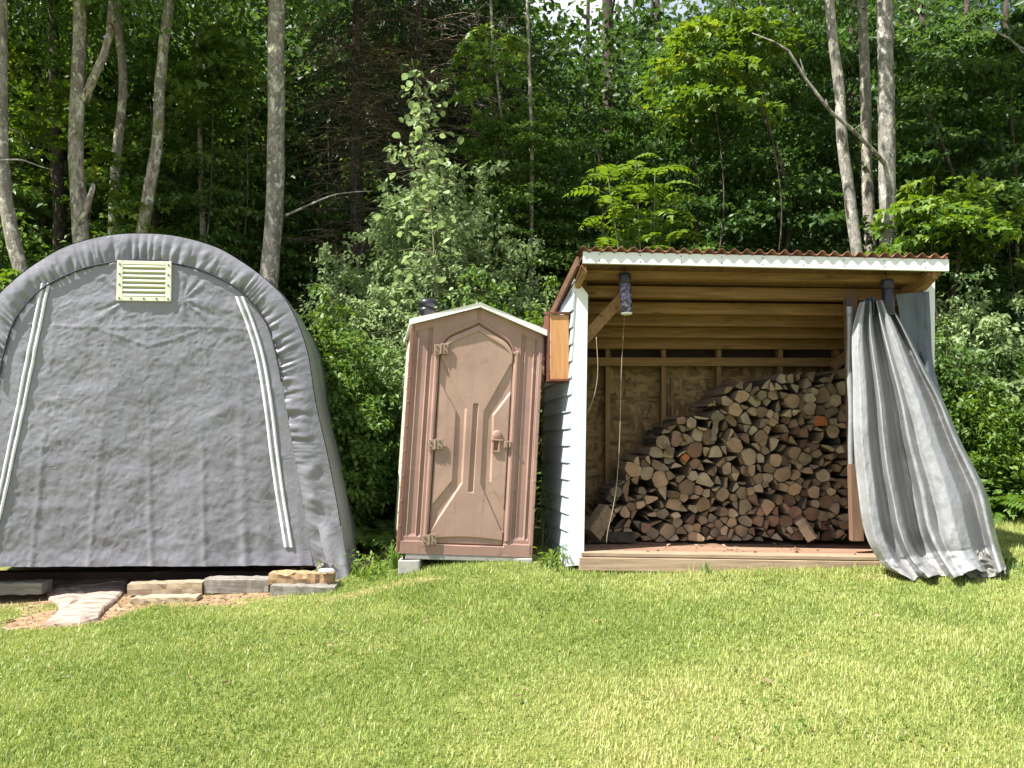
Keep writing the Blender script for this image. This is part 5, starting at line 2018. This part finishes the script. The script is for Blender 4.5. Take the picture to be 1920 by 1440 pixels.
gU = 'leafy understory trees in the shaded wood'
for (x, y, s), lab in zip(((1.3, 10.2, .84), (2.5, 10.6, .98), (3.5, 10.0, .95), (0.3, 11.5, .92), (1.9, 12.2, .95), (3.3, 12.5, 1.2), (5.0, 11.5, 1.1)), ['dark layered tree behind the left end of the shed roof', 'dark layered tree behind the middle of the shed roof', 'dark layered tree left of the three pale trunks', 'dark leafy tree below the gap of open sky', 'dark layered tree farther back, right of the sky gap', 'dark layered tree seen between the three pale trunks', 'dark layered tree right of the thick spotted trunk']):
    under_tree(x, y, 'tier%d' % (int(x * 7) % 3), s, lab, gU)
for (x, y, s), lab in zip(((-6.9, 9.6, .9), (-5.4, 11.2, 1.05), (-4.3, 12.2, 1.1), (-3.7, 10.6, .8), (-6.6, 12.6, 1.2), (-2.9, 12.8, 1.0), (-7.8, 11.2, 1.1)), ['mid-green tree behind the edge tree by the tent', 'mid-green tree behind the mossy forked tree', 'mid-green tree behind the crooked grey tree', 'smaller mid-green tree behind the tent peak', 'taller mid-green tree deep behind the edge tree', 'mid-green tree left of the big straight trunk, farther back', 'mid-green tree outside the edge tree, half cut by the picture']):
    under_tree(x, y, 'tierm%d' % (int(abs(x) * 7) % 2), s, lab, 'understory trees behind the tent')
for (x, y, s), lab in zip(((5.3, 9.2, .9), (6.5, 9.8, 1.0), (6.9, 12.0, 1.15), (8.2, 10.5, 1.1)), ['dark leafy tree behind the shed post and tarp', 'dark leafy tree above the pale bush at the picture edge', 'large leafy tree far behind the tarp end', 'leafy tree cut by the picture edge beyond the tarp']):
    under_tree(x, y, 'tier%d' % (int(x * 3) % 3), s, lab, 'trees beyond the tarp end')

for (x, y, s, kd), lab in zip(((-1.9, 10.2, .62, 'tierm1'), (-0.55, 11.2, .80, 'tierm0'), (-2.9, 11.4, .8, 'tierm1'), (-1.1, 10.4, .5, 'tierm0'), (0.75, 10.8, .78, 'tierm1')),
                              ('small green tree in front of the twiggy conifers', 'green tree left of the curved young tree', 'green tree just right of the big straight trunk', 'low green tree behind the large-leaved sapling', 'green tree right of the straight young tree')):
    under_tree(x, y, kd, s, lab, 'understory trees above the toilet')
# dark conifers with dead lower twigs behind the toilet and tent
for k, (x, y, s, lab) in enumerate(((-2.35, 11.3, 1.0, 'dark conifer with dead brown twigs nearest the big straight trunk'), (-1.5, 12.0, 1.1, 'dark conifer with dead brown twigs, behind the tall grey-green bush'),
                                 (-2.0, 13.8, 1.2, 'dark conifer farther back between the other twiggy conifers'), (-0.6, 13.2, 1.1, 'dark conifer behind the large-leaved sapling'), (-3.1, 14.2, 1.2, 'dark conifer far behind the big straight trunk'))):
    g = gz(x, y)
    root = empty('conifer', (x, y, g - .05), lab, 'tree', 'dark conifers with dead twigs')
    trunk_mesh('trunk', [Vector((0, 0, 0)), Vector((.03, 0, 3)), Vector((0, .02, 6)), Vector((.02, 0, 11))], .12, .03, 0, k).build('trunk', M['bark_dark'], None, True).parent = root
    link_mesh('dead_branches', CROWN['twigs'], root, (0, 0, 0), k * 1.3, (s, s, s * 1.05))
    link_mesh('crown', CROWN['needle'], root, (0, 0, .3), k * 2.1, (s, s, s))

# far trees
rf = random.Random(5)
lab = 'shaded background tree deep in the wood'
proto = None
for row, (y0, n, hw) in enumerate(((15.5, 11, 13), (19.5, 12, 17), (24, 13, 22), (30, 14, 28))):
    for i in range(n):
        x = -hw + 2 * hw * (i + .5) / n + rf.uniform(-.7, .7)
        y = y0 + rf.uniform(-1.3, 1.3)
        pxc = 960 + x / y * FPX
        gap = abs(pxc - 1140) < 95 + 3800 / y                # the gap of open sky: lower trees there
        s = rf.uniform(.95, 1.3) * (1 + .12 * row)
        if gap: s = rf.uniform(.95, 1.08) * (1 + .10 * row)
        root = empty('forest_tree', (x, y, gz(x, y) - .1), lab, 'tree', 'background trees of the wood')
        if proto is None:
            proto = [trunk_mesh('trunk', [Vector((0, 0, 0)), Vector((.08, 0, 3)), Vector((-.05, .02, 6)), Vector((.02, 0, 10.5))], .14, .03, 7, k, (2, 8)).mesh('trunk', smooth=True) for k in range(2)]
            for p in proto: p.materials.append(M['bark_dark'])
        link_mesh('trunk', proto[i % 2], root, (0, 0, 0), rf.uniform(0, 6), (s, s, s))
        link_mesh('crown', CROWN['far%d' % (i % 2)], root, (0, 0, 0.2), rf.uniform(0, 6.28), (s, s, s))

# trees standing left of the frame, whose shade falls into the wood
for k, (x, y) in enumerate(((-10.6, 11.6), (-11.4, 14.0), (-13.5, 12.2), (-14.2, 10.0))):
    root = empty('forest_tree', (x, y, gz(x, y) - .1), 'tall leafy tree of the wood beside the tent', 'tree', 'tall trees beside the tent')
    link_mesh('trunk', proto[k % 2], root, (0, 0, 0), k, (1.2, 1.2, 1.2))
    link_mesh('crown', CROWN['far%d' % (k % 2)], root, (0, 0, .8), k * 1.7, (1.15, 1.15, 1.25))


# far wood mass
def far_wood():
    P = []
    n = 52000
    x = RNG.uniform(-52, 52, n); y = RNG.uniform(33, 48, n)
    top = 12 + 5 * vnoise(x * .3, y * .3, 71)
    px = 960 + x / y * FPX
    gap = np.exp(-((px - 1140) / 120) ** 2)
    hgt = RNG.random(n)
    z = ground_z(x, y) + hgt * top
    # the gap of sky: fewer leaves up there
    elev = 820 - (z - EYE) / y * FPX
    keep = ~((elev < 140) & (RNG.random(n) < gap * .75))
    P = np.stack([x, y, z], 1)[keep]
    m = len(P)
    A = rand_unit(m); N = RNG.normal(0, .6, (m, 3)); N[:, 2] += .6
    V, F, T = leaves_np(P, A, N, RNG.uniform(.35, .7, m), .7, tint=np.clip(RNG.normal(.4, .2, m), 0, 1))
    o = add('far_foliage', np_mesh('far_foliage', V, F, False, T), None, [M['leaf_dark']])
    tag(o, 'dense dark foliage closing off the wood far behind', 'foliage', kind='stuff')


far_wood()


# leafy ground cover of the wood floor
def ground_cover():
    n = 42000
    x = RNG.uniform(-9, 9, n); y = 7.1 + 7.5 * RNG.random(n) ** 1.5
    ok = (y > forest_edge(x) - .12)
    ok &= ~((x < -1.1) & (y < 9.2) & (x > -4.3)) & ~((x > .2) & (x < 3.0) & (y < 7.05))
    x, y = x[ok], y[ok]
    n = len(x)
    dens = vnoise(x * 1.7, y * 1.7, 41)
    z = ground_z(x, y) + RNG.random(n) * (.12 + .75 * dens * np.clip((y - 6.9) / .6, .2, 1))
    P = np.stack([x, y, z], 1)
    A = rand_unit(n); A[:, 2] = np.abs(A[:, 2]) * .4 - .1
    N = RNG.normal(0, .4, (n, 3)); N[:, 2] += 1
    V, F, T = leaves_np(P, A, N, RNG.uniform(.045, .11, n), .5, tint=np.clip(.3 + .4 * dens + RNG.normal(0, .15, n), 0, 1))
    o = add('undergrowth', np_mesh('undergrowth', V, F, False, T), None, [M['leaf_mid']])
    tag(o, 'low leafy undergrowth covering the wood floor', 'undergrowth', kind='stuff')


ground_cover()


# ------------------------------------------------------------------ shrubs at the wood's edge
SHRUB_MAT = {'shrub0': 'leaf_blue', 'shrub1': 'leaf_blue', 'shrubg0': 'leaf_bright', 'shrubg1': 'leaf_bright', 'shrubd0': 'leaf_mid'}


def shrub(px, pyt, D, wpx, kind, label, group=None, leaf=.058, dens=1.0):
    """arching shoots set with leaves; the top of the bush is at pixel (px, pyt), about wpx wide"""
    top = W(px, pyt, D)
    g = gz(top.x, D)
    rw = wpx / FPX * D / 2
    h = top.z - g
    root = empty('shrub', (top.x, D, g - .03), label, 'shrub', group)
    rnd = random.Random(int(px * 3 + pyt))
    mb = MB()
    P, A, N, T = [], [], [], []
    nshoot = int(54 * dens)
    for k in range(nshoot):
        az = rnd.uniform(0, 6.28)
        rr = rw * math.sqrt(rnd.random()) * 1.05
        hh = h * (1.0 - .55 * (rr / rw) ** 2) * rnd.uniform(.72, 1.04)
        b0 = Vector((rnd.gauss(0, .12 * rw), rnd.gauss(0, .12 * rw), 0))
        e = Vector((math.cos(az) * rr, math.sin(az) * rr, hh))
        mid = b0.lerp(e, .5) + Vector((math.cos(az), math.sin(az), 0)) * rr * -.12 + Vector((0, 0, hh * .12))
        c = smooth_curve([tuple(b0), tuple(mid), tuple(e), tuple(e + Vector((math.cos(az), math.sin(az), -.15)) * .14)], 14)
        if k % 3 == 0: mb.tube([Vector(q) for q in c[::3]], [.012, .010, .007, .005, .002], 5, cap=False)
        m = int(165 * dens)
        u = .28 + .72 * RNG.random(m) ** .75
        i = np.clip((u * 13).astype(int), 0, 12)
        p = c[i] + (c[i + 1] - c[i]) * (u * 13 - i)[:, None]
        clump = np.floor(u * 11)
        ph = clump * 2.4 + k
        off = np.stack([np.cos(ph), np.sin(ph), ph * 0 - .1], 1) * (RNG.random(m) ** .7 * (.24 - .10 * u))[:, None]
        p = p + off + RNG.normal(0, .028, (m, 3))
        P.append(p)
        aa = off * 3.0 + RNG.normal(0, .35, (m, 3)); aa[:, 2] -= .25
        A.append(aa)
        nn = RNG.normal(0, .42, (m, 3)) + off * 1.2; nn[:, 2] += .9
        N.append(nn)
        T.append(np.clip(.5 + rnd.gauss(0, .12) + RNG.normal(0, .13, m), 0, 1))
    P, A, N, T = map(np.concatenate, (P, A, N, T))
    P[:, 2] = np.maximum(P[:, 2], .05)
    me = leaf_mesh('foliage', leaves_np(P, A, N, leaf * RNG.uniform(.6, 1.35, len(P)), .58, tint=T), M[SHRUB_MAT[kind]])
    mb.build('stem', M['deadtwig'], None, True).parent = root
    link_mesh('foliage', me, root)
    return root


gS = 'bushes between tent and toilet'
shrub(650, 420, 8.7, 190, 'shrub0', 'pale grey-green bush rising behind the right slope of the tent', gS)
shrub(596, 500, 8.0, 150, 'shrubg0', 'yellowish green bush against the right slope of the tent', gS)
shrub(800, 170, 8.9, 190, 'shrub0', 'tallest silvery bush crowding round the large-leaved sapling', gS, .085, 1.1)
shrub(835, 290, 8.5, 170, 'shrub1', 'silvery bush in front of the large-leaved sapling', gS, .075, .9)
shrub(880, 260, 9.3, 220, 'shrub1', 'high silvery bush right of the large-leaved sapling', gS, .075, 1.1)
shrub(740, 300, 9.2, 170, 'shrub1', 'high silvery bush left of the large-leaved sapling', gS, .07)
shrub(735, 420, 8.9, 210, 'shrub1', 'tall grey-green bush between the tent slope and the toilet roof', gS)
shrub(845, 350, 9.2, 240, 'shrub0', 'broad tall grey-green bush behind the peak of the toilet roof', gS)
shrub(960, 420, 9.0, 200, 'shrub1', 'greyish bush between the toilet roof and the shed eave', gS)
shrub(690, 600, 7.7, 190, 'shrubd0', 'mid-green bush beside the toilet, low between it and the tent', gS)
shrub(745, 520, 8.1, 170, 'shrub1', 'dense small-leaved bush touching the back of the toilet', gS, .05)
shrub(900, 500, 8.0, 190, 'shrubd0', 'mid-green bush showing just over the toilet roof ridge', gS)
shrub(1025, 510, 8.2, 150, 'shrubg1', 'bright bush squeezed behind the toilet and shed siding', gS)
shrub(650, 740, 7.2, 130, 'shrubd0', 'shaded bush low against the tent side', gS)
shrub(1140, 440, 8.6, 210, 'shrubd0', 'green bush just showing over the left end of the shed roof', gS)
gQ = 'bushes beyond the tarp'
shrub(1790, 470, 8.6, 210, 'shrub1', 'grey-green bush right behind the shed post and tarp', gQ)
shrub(1760, 600, 8.0, 140, 'shrubd0', 'darker bush low behind the slanting tarp', gQ)
shrub(1890, 540, 8.3, 220, 'shrub0', 'pale larger-leaved bush at the picture edge beyond the tarp', gQ, .09)
shrub(1830, 690, 7.7, 150, 'shrubg0', 'bright green bush just above the ferns by the tarp', gQ)
shrub(1950, 660, 7.8, 170, 'shrubg1', 'bright green bush cut off by the picture edge', gQ)
gB = 'bushes behind the tent'
shrub(60, 420, 9.6, 210, 'shrubd0', 'green bush behind the left shoulder of the tent', gB)
shrub(430, 420, 10.4, 230, 'shrubd0', 'shaded bush behind the tent peak, between two trunks', gB)


# ------------------------------------------------------------------ ferns, compound-leaf sapling, weeds
def frond_mesh(name, length, pairs, lw, mat, droop=.55, leaf_ratio=.28, wr=.34, tint=.5, rise=.9):
    P, A, N, L = [], [], [], []
    pts = []
    for i in range(pairs + 1):
        t = i / pairs
        pts.append(np.array([length * t * (1 - .12 * t), 0, length * (rise * t - (rise + droop - .4) * t * t)]))
    for i in range(1, pairs + 1):
        t = i / pairs
        d = pts[i] - pts[i - 1]; d /= np.linalg.norm(d)
        s = length * leaf_ratio * (math.sin(math.pi * min(1, .18 + .82 * t)) ** .7 if t < 1 else .35)
        for sg in (-1, 1):
            P.append(pts[i]); a = d * .45 + np.array([0, sg, -.12]); A.append(a)
            N.append(np.array([-d[2], 0.12 * sg, d[0]]) + RNG.normal(0, .12, 3)); L.append(max(.02, s * RNG.uniform(.85, 1.1)))
    P.append(pts[-1]); A.append(pts[-1] - pts[-2]); N.append(np.array([0, 0, 1.])); L.append(length * leaf_ratio * .6)
    V, F, T = leaves_np(np.array(P), np.array(A), np.array(N), np.array(L), wr, .1, tint=np.clip(RNG.normal(tint, .1, len(P)), 0, 1))
    mb = MB(); mb.tube([Vector(p) for p in pts], [lw * (1 - .8 * i / pairs) for i in range(pairs + 1)], 4, cap=False)
    o = len(V)
    V = np.concatenate([V, np.array(mb.v)])
    Fq = np.array(mb.f)
    Ft = np.concatenate([Fq[:, [0, 1, 2]], Fq[:, [0, 2, 3]]]) + o
    me = np_mesh(name, V, np.concatenate([F, Ft]), False, np.concatenate([T, np.full(len(mb.v), .6)]))
    me.materials.append(mat)
    return me


FROND = [frond_mesh('frond', .62, 18, .004, M['leaf_bright'], .5, .24, .36, .42) for _ in range(2)]
FRONDD = [frond_mesh('frond', .60, 18, .004, M['leaf_mid'], .5, .24, .36, .5) for _ in range(2)]
SUMAC = [frond_mesh('frond', .50, 7, .004, M['leaf_bright'], .35, .34, .42, .72, .55) for _ in range(2)]


def fern(px, py, D, sc, nfr, label, group, bank):
    p = W(px, py, D)
    z = gz(p.x, D)
    root = empty('fern', (p.x, D, z), label, 'fern', group)
    rnd = random.Random(int(px * 7 + py))
    for i in range(nfr):
        s = sc * rnd.uniform(.8, 1.15)
        o = link_mesh('frond', bank[i % 2], root, (rnd.uniform(-.03, .03), rnd.uniform(-.03, .03), 0), 2 * math.pi * i / nfr + rnd.uniform(-.3, .3), (s, s, s))
        o.rotation_euler = (rnd.uniform(-.2, .2), rnd.uniform(-.35, .1), o.rotation_euler[2])
    return root


gF = 'ferns growing between tent and toilet'
fern(700, 1000, 6.75, .95, 9, 'fern in shade right beside the tent side wall', gF, FRONDD)
fern(735, 985, 7.0, .9, 8, 'fern beside the lower left corner of the toilet', gF, FRONDD)
fern(690, 950, 7.3, 1.0, 9, 'fern farther back in the gap between tent and toilet', gF, FRONDD)
fern(720, 930, 7.7, 1.05, 9, 'fern at the back of the gap under the bushes', gF, FRONDD)
gF2 = 'ferns on the lawn edge beyond the tarp'
for k, (px, D, sc) in enumerate(((1835, 7.5, 1.15), (1868, 7.25, 1.0), (1895, 7.35, 1.1), (1915, 7.15, .9), (1880, 7.8, 1.3), (1930, 7.6, 1.25), (1955, 7.3, 1.1), (1800, 7.9, 1.2), (1845, 8.1, 1.35), (1910, 8.1, 1.4))):
    fern(px, 980, D, sc, 9, 'bright fern in the fern bank on the lawn edge beyond the tarp', gF2, FROND)


def compound_sapling():
    D = 8.1
    base = W(1200, 470, D)
    root = empty('compound_leaf_sapling', (base.x, D, gz(base.x, D)), 'bright yellow-green sapling with feathery compound leaves rising behind the shed roof', 'sapling')
    b = root.location
    mb = MB()
    tips = [(1140, 330), (1192, 300), (1228, 318), (1262, 372)]
    for (tx, ty) in tips:
        t = W(tx, ty, D) - b
        mb.tube([Vector((RNG.normal(0, .04), 0, 0)), t * .5 + Vector((.05, 0, .15)), t], [.014, .011, .005], 6, cap=False)
    mb.build('stem', M['stem'], None, True).parent = root
    rnd = random.Random(9)
    for (tx, ty) in tips:
        for k in range(16):
            f = k / 15
            p = W(tx + rnd.uniform(-8, 8), ty + 135 * f ** 1.1, D + rnd.uniform(-.1, .1)) - b
            o = link_mesh('frond', SUMAC[k % 2], root, p, 0)
            s = rnd.uniform(.6, 1.0)
            o.scale = (s, s, s)
            o.rotation_euler = (rnd.uniform(-.3, .3), rnd.uniform(-.2, .35), 2.4 * k + rnd.uniform(-.4, .4))


compound_sapling()


def big_leaf_sapling():
    D = 8.2
    base = W(820, 700, D)
    root = empty('broadleaf_sapling', (base.x, D, gz(base.x, D)), 'tall pale sapling with large round leaves standing behind the toilet', 'sapling')
    b = root.location
    mb = MB()
    ax = smooth_curve([tuple(Vector((0, 0, 0))), tuple(W(815, 500, D) - b), tuple(W(800, 330, D) - b), tuple(W(790, 220, D) - b), tuple(W(772, 110, D) - b)], 24)
    mb.tube([Vector(p) for p in ax], [.02 - .016 * i / 23 for i in range(24)], 6, cap=False)
    # round leaf, six sided, dished
    V = [(0, 0, 0)] + [(.5 + .5 * math.cos(q) * -1 * 1.0, .46 * math.sin(q), .07 * abs(math.sin(q))) for q in np.linspace(0, 2 * math.pi, 9)[1:-1]]
    V = [(0, 0, 0), (.18, .34, .05), (.5, .46, .07), (.8, .30, .03), (1.02, 0, -.08), (.8, -.30, .03), (.5, -.46, .07), (.18, -.34, .05), (.5, 0, 0)]
    F = [(8, i, i % 8 + 1) if False else (8, i, (i + 1) % 8) for i in range(8)]
    bank = []
    for k in range(4):
        me = np_mesh('leaf', np.array(V), np.array(F), True, np.full(9, .35 + .12 * k))
        me.materials.append(M['leaf_blue'])
        bank.append(me)
    rnd = random.Random(12)
    for k in range(295):
        f = rnd.random() ** .8
        i = min(23, int((.30 + .68 * f) * 23))
        p = Vector(ax[i])
        spread = .08 + .30 * (1 - f)
        e = p + Vector((rnd.gauss(0, spread), rnd.gauss(-.05, spread * .6), rnd.uniform(-.12, .12)))
        if k % 2 == 0: mb.tube([p, (p + e) / 2 + Vector((0, 0, .04)), e], [.005, .004, .002], 4, cap=False)
        o = link_mesh('leaf', bank[rnd.randrange(4)], root, e, 0)
        s = rnd.uniform(.05, .105)
        o.scale = (s, s, s)
        o.rotation_euler = (rnd.uniform(-.7, .7), rnd.uniform(.1, .95), rnd.uniform(0, 6.28))
    mb.build('stem', M['stem'], None, True).parent = root


big_leaf_sapling()


def maple_sapling(px, py, D, w, h, n, label, lf=.10, mat='leaf_bright'):
    c = W(px, py, D)
    g = gz(c.x, D)
    root = empty('maple_sapling', (c.x, D, g), label, 'sapling')
    rw, rh = w / FPX * D / 2, h / FPX * D
    zt = c.z - g
    data = crown_layered(16, n, rw, zt - rh, zt, lf, .18, lobed=True, wr=.5, top=.6, base_tint=.62)
    link_mesh('crown', leaf_mesh('crown', data, M[mat]), root)
    r_ = random.Random(int(px * 3 + py))
    trunk_mesh('stem', [Vector((0, 0, 0)), Vector((r_.uniform(-.2, .2), r_.uniform(-.1, .1), zt * .3)), Vector((r_.uniform(-.25, .25), 0, zt * .6)), Vector((r_.uniform(-.2, .2), 0, zt))], .015, .004, 3, int(px), (zt * .6, zt * .9)).build('trunk', M['bark_dark'], None, True).parent = root


maple_sapling(1760, 330, 8.6, 300, 130, 900, 'bright maple sapling whose leaf tiers reach out right of the thick spotted trunk')
maple_sapling(1900, 350, 8.9, 260, 150, 900, 'bright yellow-green maple sapling at the picture edge above the pale bush')
maple_sapling(1330, 30, 9.6, 330, 190, 1000, 'lit maple spray hanging high above the shed, beside the sky gap', .11)
maple_sapling(85, 90, 10.3, 300, 170, 800, 'lit maple leaves behind the mossy forked tree, high at the left', .11)
maple_sapling(195, 275, 9.5, 110, 70, 260, 'small bright maple spray beside the crooked grey tree', .09)
maple_sapling(385, 110, 10.0, 200, 100, 480, 'lit maple spray around the slim pole tree behind the tent', .10)
maple_sapling(1420, 30, 9.2, 200, 90, 500, 'bright maple spray at the tip of the long bare limb', .10)


maple_sapling(45, 190, 9.9, 200, 120, 420, 'small lit maple spray beside the edge tree, high at the left', .10)
maple_sapling(270, 330, 9.8, 180, 130, 420, 'low lit maple spray between the crooked and the slanting trunk', .10)
maple_sapling(20, 500, 8.2, 150, 90, 350, 'bright maple leaves peeking over the left shoulder of the tent', .09)
maple_sapling(450, 60, 10.2, 260, 150, 600, 'maple spray high to the left of the big straight trunk', .11, 'leaf_mid')
maple_sapling(930, 60, 10.0, 260, 150, 600, 'mid-green maple spray high above the toilet', .11, 'leaf_mid')


def dead_branch(pix, D, r, label):
    mb = MB()
    pts = [W(x, y, D + .02 * i) for i, (x, y) in enumerate(pix)]
    c = smooth_curve([tuple(p) for p in pts], 16)
    mb.tube([Vector(p) for p in c], [r * (1 - .75 * i / 15) for i in range(16)], 6, cap=False)
    o = mb.build('dead_branch', M['bark_pale'], None, True, origin=pts[0])
    tag(o, label, 'branch')


dead_branch([(536, 404), (580, 384), (625, 366), (665, 360), (700, 358)], 8.8, .014, 'bare arching branch sticking out from the big straight trunk')
dead_branch([(0, 301), (40, 300), (75, 312), (98, 318)], 8.5, .012, 'bare pale twig reaching right from the edge tree, lower of two')
dead_branch([(0, 205), (18, 240), (40, 252), (30, 290)], 8.5, .009, 'bent bare twig on the edge tree, upper of two')
dead_branch([(1920, 100), (1890, 70), (1850, 48), (1822, 20)], 9.0, .012, 'bare slanting twig in the top corner above the maple')
dead_branch([(1920, 92), (1870, 62), (1800, 40)], 9.1, .009, 'thinner bare twig crossing the slanting one in the top corner')
dead_branch([(1720, 60), (1660, 30), (1500, -20)], 9.2, .01, 'thin bare twig crossing high between the pale trunks')


# weeds on the lawn's edge
def blade_tuft(px, py, D, n, hgt, spread, label, mat='leaf_bright', tint=.7, width=.012, name='grass_tuft', cat='grass tuft'):
    p = W(px, py, D)
    g = gz(p.x, D)
    root_v, F, T = [], [], []
    rnd = random.Random(int(px + py * 3))
    V = []
    for i in range(n):
        az = rnd.uniform(0, 6.28); ln = hgt * rnd.uniform(.45, 1.1); le = rnd.uniform(.2, .95)
        d = np.array([math.cos(az), math.sin(az), 0]); s = np.array([-d[1], d[0], 0]) * width * rnd.uniform(.5, 1)
        b = np.array([rnd.gauss(0, spread), rnd.gauss(0, spread), 0])
        o = len(V)
        for t in (0, .3, .6, .85):
            q = b + d * ln * le * t ** 1.5 + np.array([0, 0, ln * (t - .42 * le * t * t)])
            w = s * (1 - t * .7)
            V += [q - w, q + w]
        V.append(b + d * ln * le * 1.05 + np.array([0, 0, ln * (1 - .48 * le)]))
        for k in range(3):
            F += [[o + 2 * k, o + 2 * k + 1, o + 2 * k + 3], [o + 2 * k, o + 2 * k + 3, o + 2 * k + 2]]
        F.append([o + 6, o + 7, o + 8])
        T += [min(1, max(0, rnd.gauss(tint, .12)))] * 9
    me = np_mesh(name, np.array(V), np.array(F), False, np.array(T))
    o = add(name, me, None, [M[mat]])
    o.location = (p.x, D, g)
    tag(o, label, cat)


blade_tuft(738, 1090, 6.0, 34, .26, .07, 'tuft of long pale grass blades between the tent corner and the toilet')
blade_tuft(700, 1100, 5.85, 40, .14, .08, 'short bright grass tuft right of the tent corner flap')
blade_tuft(775, 1075, 6.15, 36, .14, .09, 'grass tuft below the toilet corner, coloured dark for the tent shade', 'leaf_mid', .5)  # darker leaf colour puts the tent's shade into the blades
blade_tuft(1046, 1045, 5.85, 40, .16, .06, 'grass tuft at the foot of the white siding')
blade_tuft(1325, 1062, 5.64, 16, .11, .025, 'single weed tuft in front of the shed rim beam')
blade_tuft(1890, 1085, 5.6, 30, .10, .07, 'grass tuft by the tarp end, coloured dark for its shade', 'leaf_mid', .45)  # duller leaf colour carries the tarp's cast shade


def weed(px, py, D, n, h, rad, label, lf=.05, mat='leaf_bright', tint=.7):
    p = W(px, py, D)
    g = gz(p.x, D)
    root = empty('weed', (p.x, D, g), label, 'weed')
    P = np.stack([RNG.normal(0, rad, n), RNG.normal(0, rad, n), RNG.uniform(.03, h, n)], 1)
    A = P * np.array([1, 1, 0]) + RNG.normal(0, .05, (n, 3)); N = RNG.normal(0, .35, (n, 3)); N[:, 2] += 1
    me = leaf_mesh('leaves', leaves_np(P, A, N, RNG.uniform(.6, 1.2, n) * lf, .5, tint=np.clip(RNG.normal(tint, .12, n), 0, 1)), M[mat])
    link_mesh('leaves', me, root)
    mb = MB()
    for i in range(5):
        q = P[i % n]
        mb.tube([Vector((0, 0, -.02)), Vector(q) * .5 + Vector((0, 0, .02)), Vector(q)], [.004, .003, .0015], 4, cap=False)
    mb.build('stem', M['stem'], None).parent = root


weed(606, 1075, 5.92, 16, .17, .045, 'small bright weed growing through the gap in the tent corner', .05)
weed(682, 1070, 5.95, 26, .16, .07, 'small bright weed against the outside of the tent corner', .05)
weed(1052, 1030, 5.82, 42, .17, .07, 'leafy light green weed at the foot of the siding by the white post', .05)
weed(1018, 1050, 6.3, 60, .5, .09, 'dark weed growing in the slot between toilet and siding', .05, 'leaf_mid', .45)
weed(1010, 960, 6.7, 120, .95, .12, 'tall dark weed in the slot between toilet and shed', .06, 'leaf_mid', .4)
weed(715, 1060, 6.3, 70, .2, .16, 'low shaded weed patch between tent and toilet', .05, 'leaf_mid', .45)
weed(690, 1085, 6.05, 50, .12, .12, 'low bright weed patch in front of the fern by the tent', .045)


# ------------------------------------------------------------------ litter: fallen leaves and twigs that blew onto roof, lawn and floor
def litter():
    P, N = [], []
    for k in range(150):
        x, y = RNG.uniform(.5, 3.0), RNG.uniform(5.5, 6.9)
        P.append((x - .155 * (y - 5.5), y, roof_z(x, y) + .035)); N.append((0, .2, 1))
    for k in range(60):
        x, y = RNG.uniform(.6, 2.6), RNG.uniform(5.74, 6.25)
        P.append((x - .155 * (y - 5.7), y, floor_z(x) + .006)); N.append((0, 0, 1))
    for k in range(110):
        x, y = RNG.uniform(-4.2, 4.2), RNG.uniform(3.0, 6.9)
        if bool(lawn_ok(np.array([x]), np.array([y]))[0]):
            P.append((x, y, gz(x, y) + .02 + .02 * RNG.random())); N.append((0, 0, 1))
    P = np.array(P, float); n = len(P)
    N = np.array(N, float) + RNG.normal(0, .35, (n, 3))
    az = RNG.uniform(0, 6.28, n)
    A = np.stack([np.cos(az), np.sin(az), RNG.normal(0, .2, n)], 1)
    V, F, T = leaves_np(P, A, N, RNG.uniform(.018, .05, n), .5, .25, tint=RNG.random(n))
    o = add('leaf_litter', np_mesh('leaf_litter', V, F, False, T), None, [M['chips']])
    tag(o, 'brown fallen leaves and bits of bark scattered on the roof, floor and lawn', 'leaf litter', kind='stuff')


litter()
